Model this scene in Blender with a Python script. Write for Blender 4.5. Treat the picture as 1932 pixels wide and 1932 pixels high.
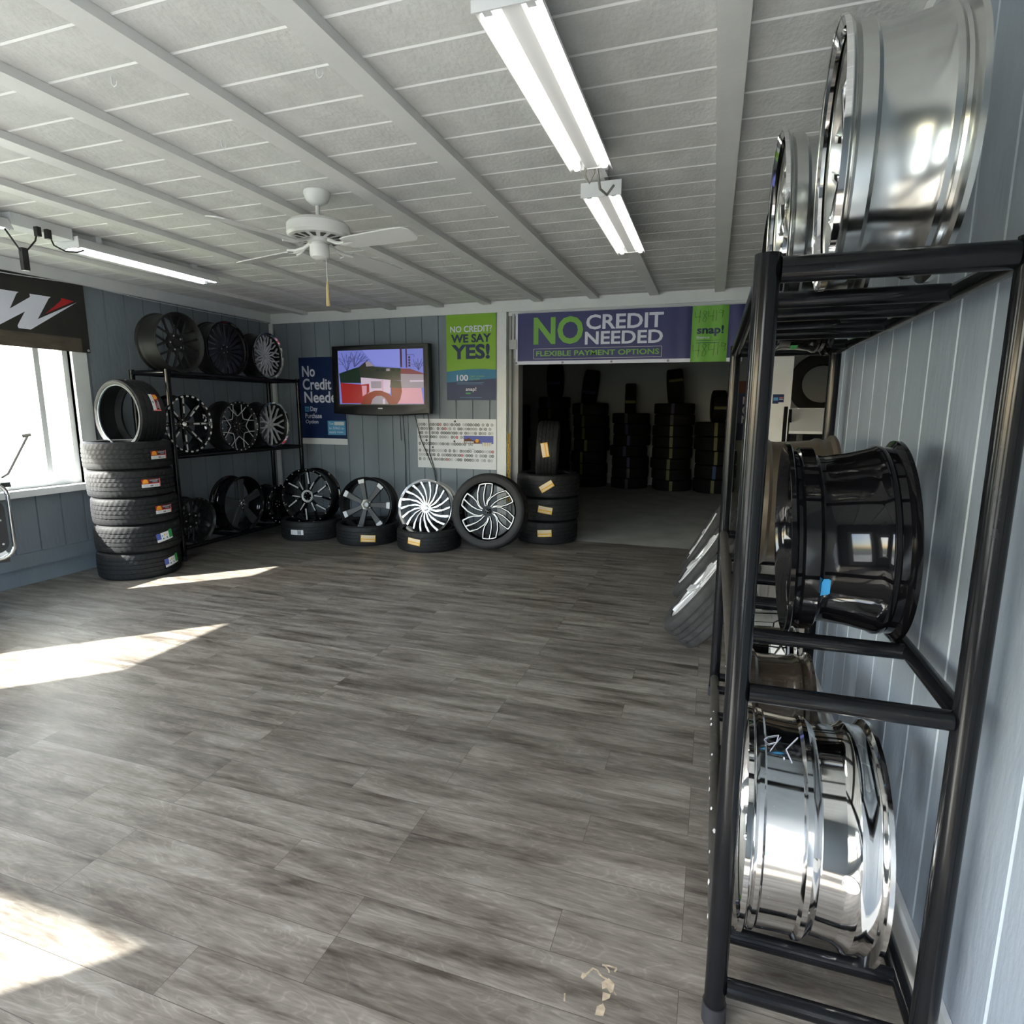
import bpy, math, random
from mathutils import Vector, Matrix
random.seed(7)
S = bpy.context.scene
C = S.collection
PI = math.pi
for o in list(bpy.data.objects):
    bpy.data.objects.remove(o)

# ------------------------------------------------------------------ camera
cd = bpy.data.cameras.new('camera'); cam = bpy.data.objects.new('camera', cd); C.objects.link(cam)
_pi, _ya, _ro = .1708, -.3223, .0033
_F = Vector((math.sin(_ya)*math.cos(_pi), math.cos(_ya)*math.cos(_pi), -math.sin(_pi)))
_R = Vector((math.cos(_ya), -math.sin(_ya), 0)); _U = _R.cross(_F)
_R2 = _R*math.cos(_ro)+_U*math.sin(_ro); _U2 = _U*math.cos(_ro)-_R*math.sin(_ro)
cam.matrix_world = Matrix(((_R2.x, _U2.x, -_F.x, 0), (_R2.y, _U2.y, -_F.y, 0), (_R2.z, _U2.z, -_F.z, 1.45), (0, 0, 0, 1)))
cd.sensor_width = 36; cd.sensor_fit = 'HORIZONTAL'; cd.lens = 36*1120.2/1932
cd.clip_start = .02; cd.clip_end = 200
S.camera = cam

# ------------------------------------------------------------------ world, sun, exposure
S.view_settings.view_transform = 'Standard'; S.view_settings.look = 'None'
S.view_settings.gamma = 1; S.view_settings.use_curve_mapping = False
S.view_settings.exposure = -0.26
W = bpy.data.worlds.new('sky'); S.world = W; W.use_nodes = True
wn = W.node_tree; wn.nodes.clear()
wo = wn.nodes.new('ShaderNodeOutputWorld'); wb = wn.nodes.new('ShaderNodeBackground')
sk = wn.nodes.new('ShaderNodeTexSky'); sk.sky_type = 'NISHITA'; sk.sun_disc = False
sk.sun_elevation = math.radians(36); sk.sun_rotation = math.radians(226); sk.dust_density = 2.0
mixw = wn.nodes.new('ShaderNodeMixRGB'); mixw.inputs[0].default_value = .45
wn.links.new(sk.outputs[0], mixw.inputs[1]); mixw.inputs[2].default_value = (.62, .66, .70, 1)
wn.links.new(mixw.outputs[0], wb.inputs[0]); wb.inputs[1].default_value = 5.0
wn.links.new(wb.outputs[0], wo.inputs[0])
sd = bpy.data.lights.new('sun', 'SUN'); sun = bpy.data.objects.new('sun', sd); C.objects.link(sun)
sd.energy = 60; sd.angle = math.radians(.6); sd.color = (1, .95, .87)
_sd = Vector((.727, .686, -.72)).normalized()
sun.rotation_euler = _sd.to_track_quat('-Z', 'Y').to_euler(); sun.location = (-20, -20, 20)

def portal(loc, sx, sy, direction):
    l = bpy.data.lights.new('window_portal', 'AREA'); o = bpy.data.objects.new('window_portal', l); C.objects.link(o)
    l.shape = 'RECTANGLE'; l.size = sx; l.size_y = sy; l.energy = 1
    l.cycles.is_portal = True
    o.location = loc; o.rotation_euler = Vector(direction).to_track_quat('-Z', 'Z').to_euler()
portal((-5.50, 3.1, 1.5), 1.5, 1.7, (1, 0, 0))
portal((-5.50, .53, 1.3), .9, 2.0, (1, 0, 0))
portal((-4.3, -1.18, 1.4), 1.7, 1.6, (0, 1, 0))
portal((-2.1, -1.18, 1.3), 2.5, 1.4, (0, 1, 0))
portal((-.2, -1.18, 1.1), 1.0, 2.2, (0, 1, 0))

# ------------------------------------------------------------------ materials
def lin(c):
    return tuple(((v/255+.055)/1.055)**2.4 if v/255 > .04045 else v/255/12.92 for v in c)
def newmat(name):
    m = bpy.data.materials.new(name); m.use_nodes = True
    return m, m.node_tree, m.node_tree.nodes['Principled BSDF']
def mat(name, col, rough=.5, metal=0, noise=0, nscale=8, bump=0, bscale=60, coat=0, stretch=None, rvar=0, spec=None):
    m, t, b = newmat(name)
    b.inputs['Base Color'].default_value = (*col, 1); b.inputs['Roughness'].default_value = rough
    b.inputs['Metallic'].default_value = metal
    if coat: b.inputs['Coat Weight'].default_value = coat; b.inputs['Coat Roughness'].default_value = .06
    if spec is not None: b.inputs['Specular IOR Level'].default_value = spec
    tc = t.nodes.new('ShaderNodeTexCoord'); mp = t.nodes.new('ShaderNodeMapping')
    t.links.new(tc.outputs['Object'], mp.inputs[0])
    if stretch: mp.inputs['Scale'].default_value = stretch
    if noise or rvar:
        n = t.nodes.new('ShaderNodeTexNoise'); n.inputs['Scale'].default_value = nscale; n.inputs['Detail'].default_value = 5
        t.links.new(mp.outputs[0], n.inputs[0])
        if noise:
            r = t.nodes.new('ShaderNodeMapRange'); r.inputs[1].default_value = .3; r.inputs[2].default_value = .7
            r.inputs[3].default_value = 1-noise; r.inputs[4].default_value = 1+noise
            t.links.new(n.outputs[0], r.inputs[0])
            x = t.nodes.new('ShaderNodeMixRGB'); x.blend_type = 'MULTIPLY'; x.inputs[0].default_value = 1
            x.inputs[1].default_value = (*col, 1); t.links.new(r.outputs[0], x.inputs[2]); t.links.new(x.outputs[0], b.inputs['Base Color'])
        if rvar:
            r2 = t.nodes.new('ShaderNodeMapRange'); r2.inputs[1].default_value = .2; r2.inputs[2].default_value = .85
            r2.inputs[3].default_value = rough; r2.inputs[4].default_value = rough+rvar
            t.links.new(n.outputs[0], r2.inputs[0]); t.links.new(r2.outputs[0], b.inputs['Roughness'])
    if bump:
        n2 = t.nodes.new('ShaderNodeTexNoise'); n2.inputs['Scale'].default_value = bscale; n2.inputs['Detail'].default_value = 6
        t.links.new(mp.outputs[0], n2.inputs[0])
        bm = t.nodes.new('ShaderNodeBump'); bm.inputs['Strength'].default_value = bump; bm.inputs['Distance'].default_value = .01
        t.links.new(n2.outputs[0], bm.inputs['Height']); t.links.new(bm.outputs[0], b.inputs['Normal'])
    return m
def emis(name, col, s):
    m, t, b = newmat(name)
    b.inputs['Base Color'].default_value = (0, 0, 0, 1); b.inputs['Emission Color'].default_value = (*col, 1)
    b.inputs['Emission Strength'].default_value = s; b.inputs['Roughness'].default_value = .25
    return m

M = {}
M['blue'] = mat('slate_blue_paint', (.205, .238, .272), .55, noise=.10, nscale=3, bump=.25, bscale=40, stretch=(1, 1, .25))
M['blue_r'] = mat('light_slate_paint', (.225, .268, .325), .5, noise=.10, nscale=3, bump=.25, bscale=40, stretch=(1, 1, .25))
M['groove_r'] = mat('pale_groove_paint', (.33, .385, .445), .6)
M['groove'] = mat('groove_paint', (.13, .155, .185), .7)
M['white'] = mat('white_trim_paint', (.74, .75, .75), .45, noise=.04, nscale=5)
M['jamb'] = mat('jamb_paint', (.36, .355, .34), .6, noise=.06, nscale=6)
M['batten'] = mat('batten_paint', (.72, .72, .71), .5, noise=.04, nscale=4, bump=.1, bscale=30)
M['ceil'] = mat('ceiling_board_paint', (.68, .68, .665), .75, noise=.10, nscale=7, bump=.35, bscale=60, stretch=(1, .6, 1))
M['seam'] = mat('ceiling_seam_painted_light', (.90, .90, .89), .5)  # brighter than the boards: light caught by the V grooves, put into the colour
M['bwall'] = mat('back_room_wall_paint', (.42, .42, .40), .8, noise=.05, nscale=2)
M['conc'] = mat('concrete', (.42, .42, .39), .75, noise=.16, nscale=3, bump=.2, bscale=30)
M['rubber'] = mat('tire_rubber', (.012, .0125, .014), .58, noise=.2, nscale=20, bump=.1, bscale=120, spec=.35)
M['rubber_dusty'] = mat('dusty_tire_rubber', (.030, .031, .032), .8, noise=.35, nscale=14, bump=.15, bscale=90)
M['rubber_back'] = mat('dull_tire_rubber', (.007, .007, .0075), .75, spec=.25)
M['palloy'] = mat('pale_alloy', (.72, .73, .74), .28, .35)
M['chrome'] = mat('chrome', (.86, .86, .87), .05, 1)
M['bright'] = mat('bright_chrome', (.93, .93, .94), .12, 1)
M['polish'] = mat('polished_aluminium', (.78, .78, .79), .06, 1, nscale=7, rvar=.04)
M['dullalu'] = mat('hazy_aluminium', (.50, .51, .50), .17, 1, noise=.10, nscale=5, rvar=.07)
M['gblack'] = mat('gloss_black_wheel', (.003, .003, .004), .06, 0, spec=.32)
M['sblack'] = mat('satin_black_wheel', (.008, .008, .009), .33, spec=.35)
M['mblack'] = mat('matte_black_wheel', (.011, .0105, .0105), .5, spec=.35)
M['gunm'] = mat('dark_grey_wheel', (.042, .045, .048), .42, .2)
M['mach'] = mat('machined_face', (.68, .68, .68), .45, .25)
M['silver'] = mat('silver_paint', (.50, .51, .53), .4, .2)
M['bronze'] = mat('bronze_wheel', (.20, .165, .125), .28, .75)
M['brownblk'] = mat('dark_brown_wheel', (.035, .028, .022), .14, .2, coat=.6)
M['rack'] = mat('rack_black_paint', (.005, .0055, .007), .17, noise=.2, nscale=15, spec=.25)
M['rackworn'] = mat('rack_worn_paint', (.040, .037, .033), .55, noise=.3, nscale=25)
M['primer'] = mat('chipped_primer', (.7, .7, .7), .6)
M['foot'] = mat('rubber_foot', (.014, .015, .02), .6)
M['fan'] = mat('fan_white', (.70, .70, .68), .35)
M['fanblade'] = mat('fan_blade_white', (.60, .60, .59), .4)
M['dark'] = mat('dark_slot', (.03, .03, .03), .6)
M['tassel'] = mat('tan_tassel', (.48, .38, .20), .7)
M['fix'] = mat('fixture_enamel', (.72, .73, .74), .3)
M['tube'] = emis('fluorescent_tube', (1, .965, .86), 9)
M['tube_cool'] = emis('cool_fluorescent_tube', (.95, .98, 1), 7)
M['cord'] = mat('black_cord', (.012, .012, .012), .5)
M['cordg'] = mat('grey_cord', (.22, .21, .19), .5)
M['tvblack'] = mat('tv_gloss_black', (.006, .006, .007), .28, spec=.3)
M['plastic'] = mat('grey_plastic', (.45, .45, .45), .5)
M['paper'] = mat('white_print', (.74, .75, .77), .5)
M['carton'] = mat('grey_white_carton', (.55, .55, .54), .6)
M['navy'] = mat('navy_print', lin((12, 38, 86)), .45)
M['navy2'] = mat('banner_navy', lin((52, 54, 108)), .5, noise=.12, nscale=6, stretch=(1, 1, .2))
M['navyt'] = mat('navy_lettering', lin((26, 44, 82)), .5)
M['green'] = mat('lime_print', lin((128, 176, 34)), .45)
M['green2'] = mat('banner_green', lin((112, 172, 66)), .5)
M['greend'] = mat('green_lettering', lin((120, 176, 72)), .5)
M['teal'] = mat('teal_print', lin((22, 118, 160)), .45)
M['ltblue'] = mat('light_blue_print', lin((88, 160, 205)), .45)
M['wtext'] = mat('white_lettering', lin((222, 224, 238)), .5)
M['marker'] = mat('black_marker', (.02, .03, .02), .6)
M['red'] = mat('label_red', lin((176, 30, 34)), .5)
M['pink'] = mat('label_pink', lin((226, 120, 120)), .5)
M['gold'] = mat('label_gold', lin((228, 160, 40)), .5)
M['yellow'] = mat('label_yellow', lin((232, 180, 70)), .5)
M['cream'] = mat('label_cream', lin((232, 220, 196)), .5)
M['lblue'] = mat('label_blue', lin((80, 92, 170)), .5)
M['lgreen'] = mat('label_green', lin((52, 150, 80)), .5)
M['labelblk'] = mat('label_black', (.02, .02, .02), .5)
M['dyellow'] = mat('tread_stripe_yellow', lin((104, 102, 56)), .6)
M['dviolet'] = mat('tread_stripe_violet', lin((44, 42, 84)), .6)
M['dblue'] = mat('tread_stripe_blue', lin((42, 62, 118)), .6)
M['dgrey'] = mat('tread_stripe_grey', lin((58, 58, 56)), .6)
M['chain'] = mat('yellow_chain', lin((222, 176, 40)), .45)
M['bannerblk'] = mat('black_banner_cloth', (.022, .020, .018), .6, noise=.25, nscale=5)
M['bannerbrn'] = mat('brown_banner_cloth', (.085, .068, .050), .6, noise=.3, nscale=6, stretch=(1, 1, 4))
M['chartgrey'] = mat('chart_dark_grey', (.08, .08, .085), .6)
M['chartmid'] = mat('chart_mid_grey', (.27, .27, .28), .6)
M['chartlt'] = mat('chart_light_grey', (.50, .50, .51), .6)
M['stickblue'] = mat('sticker_sky_blue', lin((70, 165, 225)), .4)
M['brown'] = mat('brown_board', lin((110, 64, 36)), .6)
M['scuff'] = mat('adhesive_scuff', (.44, .36, .26), .7, noise=.3, nscale=60)
M['siding'] = mat('white_siding', (.80, .82, .82), .6)
M['lawn'] = mat('lawn', (.20, .235, .13), .9, noise=.3, nscale=2)
M['asph'] = mat('asphalt', (.16, .16, .16), .9, noise=.1, nscale=3)
M['counter'] = mat('counter_panel', (.50, .48, .45), .5, noise=.05, nscale=5)
M['vinyl'] = mat('black_vinyl', (.012, .012, .014), .45)
M['frost'] = mat('hazy_rubber_rim', (.18, .21, .23), .45, noise=.5, nscale=12)

# glass: clear pane, partly reflective
gm, gt, gb = newmat('window_glass'); gt.nodes.remove(gb)
_o = gt.nodes['Material Output']; _tr = gt.nodes.new('ShaderNodeBsdfTransparent'); _gl = gt.nodes.new('ShaderNodeBsdfGlossy')
_gl.inputs['Roughness'].default_value = .0; _mx = gt.nodes.new('ShaderNodeMixShader')
_tr.inputs[0].default_value = (.94, .96, .96, 1)
_mx.inputs[0].default_value = .05; gt.links.new(_tr.outputs[0], _mx.inputs[1]); gt.links.new(_gl.outputs[0], _mx.inputs[2]); gt.links.new(_mx.outputs[0], _o.inputs[0])
M['glass'] = gm

# wood plank floor
fm, ft, fb = newmat('grey_vinyl_planks')
N = ft.nodes.new; L = ft.links.new
tc = N('ShaderNodeTexCoord'); mp = N('ShaderNodeMapping'); L(tc.outputs['Object'], mp.inputs[0])
br = N('ShaderNodeTexBrick'); br.inputs['Scale'].default_value = 1; br.inputs['Brick Width'].default_value = .914; mp.inputs['Location'].default_value = (0, -.0395, 0)
br.inputs['Row Height'].default_value = .1455; br.inputs['Mortar Size'].default_value = .0009; br.inputs['Mortar Smooth'].default_value = .3
br.offset = .37; br.offset_frequency = 3; br.inputs['Color1'].default_value = (0, 0, 0, 1); br.inputs['Color2'].default_value = (1, 1, 1, 1)
br.inputs['Mortar'].default_value = (.5, .5, .5, 1); L(mp.outputs[0], br.inputs[0])
# per plank offset of the grain
cmb = N('ShaderNodeCombineXYZ'); mul = N('ShaderNodeMath'); mul.operation = 'MULTIPLY'; mul.inputs[1].default_value = 7.3
L(br.outputs['Color'], mul.inputs[0]); L(mul.outputs[0], cmb.inputs[2]); L(mul.outputs[0], cmb.inputs[0])
vadd = N('ShaderNodeVectorMath'); vadd.operation = 'ADD'; L(mp.outputs[0], vadd.inputs[0]); L(cmb.outputs[0], vadd.inputs[1])
def fnoise(sc, scale, det, dist=0):
    m2 = N('ShaderNodeMapping'); m2.inputs['Scale'].default_value = sc; L(vadd.outputs[0], m2.inputs[0])
    n = N('ShaderNodeTexNoise'); n.inputs['Scale'].default_value = scale; n.inputs['Detail'].default_value = det; n.inputs['Distortion'].default_value = dist
    L(m2.outputs[0], n.inputs[0]); return n
n1 = fnoise((2.3, 15, 1), 1.0, 3, .5)
n2 = fnoise((16, 110, 1), 1.0, 5)
n3 = fnoise((2.2, 10, 1), 1.0, 2, 1.2)
cr = N('ShaderNodeValToRGB'); e = cr.color_ramp.elements
e[0].position = .34; e[0].color = (.052, .041, .033, 1); e[1].position = .70; e[1].color = (.262, .242, .214, 1)
k = cr.color_ramp.elements.new(.5); k.color = (.145, .128, .109, 1)
ad = N('ShaderNodeMath'); ad.operation = 'MULTIPLY_ADD'; ad.inputs[1].default_value = .34; L(n2.outputs[0], ad.inputs[0])
s1 = N('ShaderNodeMath'); s1.operation = 'MULTIPLY'; s1.inputs[1].default_value = .72; L(n1.outputs[0], s1.inputs[0]); L(s1.outputs[0], ad.inputs[2])
L(ad.outputs[0], cr.inputs[0])
# fine rings
wv = N('ShaderNodeMath'); wv.operation = 'SINE'; m40 = N('ShaderNodeMath'); m40.operation = 'MULTIPLY'; m40.inputs[1].default_value = 90
L(n3.outputs[0], m40.inputs[0]); L(m40.outputs[0], wv.inputs[0])
mr = N('ShaderNodeMapRange'); mr.inputs[1].default_value = .55; mr.inputs[2].default_value = 1; mr.inputs[3].default_value = 1; mr.inputs[4].default_value = 1.35
L(wv.outputs[0], mr.inputs[0])
x1 = N('ShaderNodeMixRGB'); x1.blend_type = 'MULTIPLY'; x1.inputs[0].default_value = .6; L(cr.outputs[0], x1.inputs[1]); L(mr.outputs[0], x1.inputs[2])
pl = N('ShaderNodeMapRange'); pl.inputs[3].default_value = .88; pl.inputs[4].default_value = 1.12; L(br.outputs['Color'], pl.inputs[0])
x2 = N('ShaderNodeMixRGB'); x2.blend_type = 'MULTIPLY'; x2.inputs[0].default_value = 1; L(x1.outputs[0], x2.inputs[1]); L(pl.outputs[0], x2.inputs[2])
x3 = N('ShaderNodeMixRGB'); x3.inputs[2].default_value = (.05, .042, .036, 1); L(br.outputs['Fac'], x3.inputs[0]); L(x2.outputs[0], x3.inputs[1])
L(x3.outputs[0], fb.inputs['Base Color'])
rr = N('ShaderNodeMapRange'); rr.inputs[3].default_value = .36; rr.inputs[4].default_value = .52; L(n2.outputs[0], rr.inputs[0]); L(rr.outputs[0], fb.inputs['Roughness'])
bmp = N('ShaderNodeBump'); bmp.inputs['Strength'].default_value = .25; bmp.inputs['Distance'].default_value = .004; L(n2.outputs[0], bmp.inputs['Height']); L(bmp.outputs[0], fb.inputs['Normal'])
M['floor'] = fm

# ------------------------------------------------------------------ mesh helpers
class MB:
    def __init__(s): s.v = []; s.f = []; s.m = []; s.sm = []
    def add(s, vs, fs, mi=0, smooth=True):
        b = len(s.v); s.v += [tuple(v) for v in vs]; s.f += [tuple(b+i for i in f) for f in fs]
        s.m += [mi]*len(fs); s.sm += [smooth]*len(fs); return s
    def box(s, a, b, mi=0):
        x0, y0, z0 = a; x1, y1, z1 = b
        return s.add([(x0, y0, z0), (x1, y0, z0), (x1, y1, z0), (x0, y1, z0), (x0, y0, z1), (x1, y0, z1), (x1, y1, z1), (x0, y1, z1)],
                     [(0, 3, 2, 1), (4, 5, 6, 7), (0, 1, 5, 4), (1, 2, 6, 5), (2, 3, 7, 6), (3, 0, 4, 7)], mi, False)
    def tube(s, pts, r, n=16, caps=True, mi=0, closed=False):
        P = [Vector(p) for p in pts]; rs = r if isinstance(r, (list, tuple)) else [r]*len(P)
        m = len(P); rings = []; up = None
        for i, p in enumerate(P):
            if closed: t = P[(i+1) % m]-P[i-1]
            else: t = P[min(i+1, m-1)]-P[max(i-1, 0)]
            t.normalize()
            if up is None:
                up = Vector((0, 0, 1)) if abs(t.z) < .9 else Vector((1, 0, 0))
            a = t.cross(up).normalized(); b = a.cross(t).normalized(); up = b
            rings.append([p+(a*math.cos(2*PI*k/n)+b*math.sin(2*PI*k/n))*rs[i] for k in range(n)])
        vs = [v for r_ in rings for v in r_]; fs = []
        for i in range(m if closed else m-1):
            j = (i+1) % m
            for k in range(n): fs.append((i*n+k, i*n+(k+1) % n, j*n+(k+1) % n, j*n+k))
        if caps and not closed: fs += [tuple(range(n))[::-1], tuple((m-1)*n+k for k in range(n))]
        return s.add(vs, fs, mi)
    def lathe(s, prof, n=64, closed=True, mi=0, jit=None, capends=False):
        vs = []
        for i in range(n):
            a = 2*PI*i/n
            for j, (r, z) in enumerate(prof):
                rr = r-(jit(i, j) if jit else 0)
                vs.append((rr*math.cos(a), rr*math.sin(a), z))
        m = len(prof); fs = []
        for i in range(n):
            i2 = (i+1) % n
            for j in range(m if closed else m-1):
                j2 = (j+1) % m
                fs.append((i*m+j, i2*m+j, i2*m+j2, i*m+j2))
        if capends: fs += [tuple(i*m for i in range(n))[::-1], tuple(i*m+m-1 for i in range(n))]
        return s.add(vs, fs, mi)
    def beam(s, pts, wid, th, mi=0, bev=.25):
        """ribbon in the xy plane: pts (x,y,ztop); chamfered top edges"""
        P = [Vector(p) for p in pts]; m = len(P); vs = []; fs = []
        ws = wid if isinstance(wid, (list, tuple)) else [wid]*m
        ts = th if isinstance(th, (list, tuple)) else [th]*m
        for i, p in enumerate(P):
            t = P[min(i+1, m-1)]-P[max(i-1, 0)]; nrm = Vector((-t.y, t.x, 0)).normalized(); w = ws[i]/2; c = w*bev
            vs += [p+nrm*w-Vector((0, 0, ts[i])), p+nrm*w-Vector((0, 0, c)), p+nrm*(w-c), p-nrm*(w-c), p-nrm*w-Vector((0, 0, c)), p-nrm*w-Vector((0, 0, ts[i]))]
        for i in range(m-1):
            for k in range(6):
                fs.append((i*6+k, (i+1)*6+k, (i+1)*6+(k+1) % 6, i*6+(k+1) % 6))
        fs += [tuple(range(6)), tuple((m-1)*6+k for k in range(6))[::-1]]
        return s.add(vs, fs, mi, False)
    def mesh(s, name, mats, ang=35):
        me = bpy.data.meshes.new(name); me.from_pydata(s.v, [], s.f)
        for m in (mats if isinstance(mats, list) else [mats]): me.materials.append(m)
        me.polygons.foreach_set('material_index', s.m); me.polygons.foreach_set('use_smooth', s.sm)
        me.validate(); me.update()
        me.set_sharp_from_angle(angle=math.radians(ang))
        return me
    def build(s, name, mats, parent=None, ang=35, label=None):
        o = bpy.data.objects.new(name, s.mesh(name, mats, ang)); C.objects.link(o)
        if parent: o.parent = parent
        if label: o['label'] = label
        return o
def fixn(o):
    import bmesh
    bm = bmesh.new(); bm.from_mesh(o.data); bmesh.ops.recalc_face_normals(bm, faces=bm.faces); bm.to_mesh(o.data); bm.free(); return o
def thing(name, label, cat, mtx=None, group=None, loc=None):
    o = bpy.data.objects.new(name, None); C.objects.link(o); o.empty_display_size = .05
    if loc is not None: mtx = Matrix.Translation(loc)
    if mtx is not None: o.matrix_world = mtx
    o['label'] = label; o['category'] = cat
    if group: o['group'] = group
    return o
def tag(o, label, cat, group=None, kind=None):
    o['label'] = label; o['category'] = cat
    if group: o['group'] = group
    if kind: o['kind'] = kind
    return o
def struct(name, mb, m, label=None, ang=35):
    o = mb.build(name, m, ang=ang); o['kind'] = 'structure'
    return o
def frame(Cn, axis, roll=0):
    """local Z = axis (the way the face looks), X = right, Y = up"""
    a = Vector(axis).normalized(); up = Vector((0, 0, 1)) if abs(a.z) < .99 else Vector((0, 1, 0))
    x = up.cross(a).normalized(); y = a.cross(x)
    m = Matrix((x, y, a)).transposed().to_4x4()
    return Matrix.Translation(Cn) @ m @ Matrix.Rotation(roll, 4, 'Z')
def naxis(th, ph):
    return Vector((math.cos(th)*math.cos(ph), math.sin(th)*math.cos(ph), math.sin(ph)))

# ---- flat graphics that can be laid on any surface
_tc = {}
def textgeo(txt, bold=0.0):
    k = (txt, bold)
    if k in _tc: return _tc[k]
    cu = bpy.data.curves.new('t', 'FONT'); cu.body = txt; cu.size = 1; cu.offset = bold; cu.resolution_u = 3
    o = bpy.data.objects.new('t', cu); C.objects.link(o); bpy.context.view_layer.update()
    dg = bpy.context.evaluated_depsgraph_get(); me = bpy.data.meshes.new_from_object(o.evaluated_get(dg))
    vs = [(v.co.x, v.co.y) for v in me.vertices]; fs = [tuple(p.vertices) for p in me.polygons]
    bpy.data.objects.remove(o); bpy.data.curves.remove(cu); bpy.data.meshes.remove(me)
    _tc[k] = (vs, fs); return _tc[k]
class GR:
    """2D drawing: units in metres; layers stack outwards"""
    def __init__(s): s.mats = []; s.items = []
    def mi(s, m):
        if m not in s.mats: s.mats.append(m)
        return s.mats.index(m)
    def rect(s, u0, v0, u1, v1, m, ly=1, nu=1, nv=1):
        vs = [(u0+(u1-u0)*i/nu, v0+(v1-v0)*j/nv) for j in range(nv+1) for i in range(nu+1)]
        fs = [(j*(nu+1)+i, j*(nu+1)+i+1, (j+1)*(nu+1)+i+1, (j+1)*(nu+1)+i) for j in range(nv) for i in range(nu)]
        s.items.append((vs, fs, s.mi(m), ly)); return s
    def poly(s, pts, m, ly=1):
        s.items.append((list(pts), [tuple(range(len(pts)))], s.mi(m), ly)); return s
    def line(s, pts, w, m, ly=2, step=0):
        vs = []; fs = []
        if step:
            q = [pts[0]]
            for a, b in zip(pts, pts[1:]):
                k_ = max(1, int(math.hypot(b[0]-a[0], b[1]-a[1])/step)); q += [(a[0]+(b[0]-a[0])*j/k_, a[1]+(b[1]-a[1])*j/k_) for j in range(1, k_+1)]
            pts = q
        for i in range(len(pts)):
            a = pts[max(i-1, 0)]; b = pts[min(i+1, len(pts)-1)]; dx, dy = b[0]-a[0], b[1]-a[1]; l = math.hypot(dx, dy) or 1
            vs += [(pts[i][0]-dy/l*w/2, pts[i][1]+dx/l*w/2), (pts[i][0]+dy/l*w/2, pts[i][1]-dx/l*w/2)]
        for i in range(len(pts)-1): fs.append((2*i, 2*i+1, 2*i+3, 2*i+2))
        s.items.append((vs, fs, s.mi(m), ly)); return s
    def ring(s, u, v, r0, r1, m, ly=1, n=12, asp=1):
        vs = []
        for k in range(n):
            a = 2*PI*k/n; vs += [(u+r1*math.cos(a)*asp, v+r1*math.sin(a)), (u+r0*math.cos(a)*asp, v+r0*math.sin(a))]
        s.items.append((vs, [(2*k, (2*k+2) % (2*n), (2*k+3) % (2*n), 2*k+1) for k in range(n)], s.mi(m), ly)); return s
    def disc(s, u, v, r, m, ly=1, n=16, asp=1):
        return s.poly([(u+r*math.cos(2*PI*k/n)*asp, v+r*math.sin(2*PI*k/n)) for k in range(n)], m, ly)
    def text(s, txt, u0, v0, u1, v1, m, ly=2, bold=.02):
        vs, fs = textgeo(txt, bold)
        a0 = min(v[0] for v in vs); a1 = max(v[0] for v in vs); b0 = min(v[1] for v in vs); b1 = max(v[1] for v in vs)
        s.items.append(([(u0+(x-a0)/(a1-a0)*(u1-u0), v0+(y-b0)/(b1-b0)*(v1-v0)) for x, y in vs], fs, s.mi(m), ly)); return s
    def build(s, name, fn, parent=None, lay=.0008):
        mb = MB()
        for vs, fs, mi, ly in s.items: mb.add([fn(u, v, ly*lay) for u, v in vs], fs, mi, False)
        return mb.build(name, [M[m] for m in s.mats], parent)
def cyl(R, th0, z0, rot=0):
    cr_, sr_ = math.cos(rot), math.sin(rot)
    def f(u, v, d):
        u2, v2 = u*cr_-v*sr_, u*sr_+v*cr_; a = th0+u2/R
        return ((R+d+.0008)*math.cos(a), (R+d+.0008)*math.sin(a), z0+v2)
    return f

# ------------------------------------------------------------------ room shell
XL, XR, YB, YF, ZC = -5.35, .57, 6.41, -1.0, 2.62
def grooved(name, axis, lo, hi, z0, z1, pos, phase, pitch, wall_m, groove_m, inward, thick=.12, holes=()):
    """vertical-board wall; axis 'x' wall runs along x at y=pos ; 'y' runs along y at x=pos. holes: (a0,a1,z0,z1)"""
    mb = MB(); cuts = {lo, hi}
    for h in holes: cuts |= {h[0], h[1]}
    g = []; k = math.ceil((lo-phase)/pitch)
    while phase+k*pitch < hi:
        c = phase+k*pitch
        if lo+.01 < c < hi-.01 and all(abs(c-q) > .012 for q in cuts): g.append(c)
        k += 1
    edges = sorted(cuts)
    def pt(a, z, d):   # d: depth into the room (+)
        return (a, pos+inward*d, z) if axis == 'x' else (pos+inward*d, a, z)
    def quad(a0, a1, b0, b1, d0, d1, mi):
        mb.add([pt(a0, b0, d0), pt(a1, b0, d1), pt(a1, b1, d1), pt(a0, b1, d0)], [(0, 1, 2, 3)], mi, False)
    def zs(a):   # solid z-ranges at coordinate a
        r = [(z0, z1)]
        for h in holes:
            if h[0] <= a <= h[1]:
                n_ = []
                for q in r:
                    if h[2] > q[0]: n_.append((q[0], min(h[2], q[1])))
                    if h[3] < q[1]: n_.append((max(h[3], q[0]), q[1]))
                r = n_
        return r
    for i in range(len(edges)-1):
        a0, a1 = edges[i], edges[i+1]
        gs = [c for c in g if a0 < c < a1]
        xs = [a0]
        for c in gs: xs += [c-.006, c, c+.006]
        xs.append(a1)
        for q0, q1 in zs((a0+a1)/2):
            j = 0
            mb2 = []
            for t in range(len(xs)-1):
                p = (t-1) % 3 if len(gs) else 0
                if t == 0 or t % 3 == 0: quad(xs[t], xs[t+1], q0, q1, 0, 0, 0)
                elif t % 3 == 1: quad(xs[t], xs[t+1], q0, q1, 0, -.007, 1)
                else: quad(xs[t], xs[t+1], q0, q1, -.007, 0, 1)
            # solid backing
            A = pt(a0, q0, -thick); B = pt(a1, q1, -.008)
            mb.box(tuple(min(p_, q_) for p_, q_ in zip(A, B)), tuple(max(p_, q_) for p_, q_ in zip(A, B)), 0)
    return struct(name, mb, [wall_m, groove_m])

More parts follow.
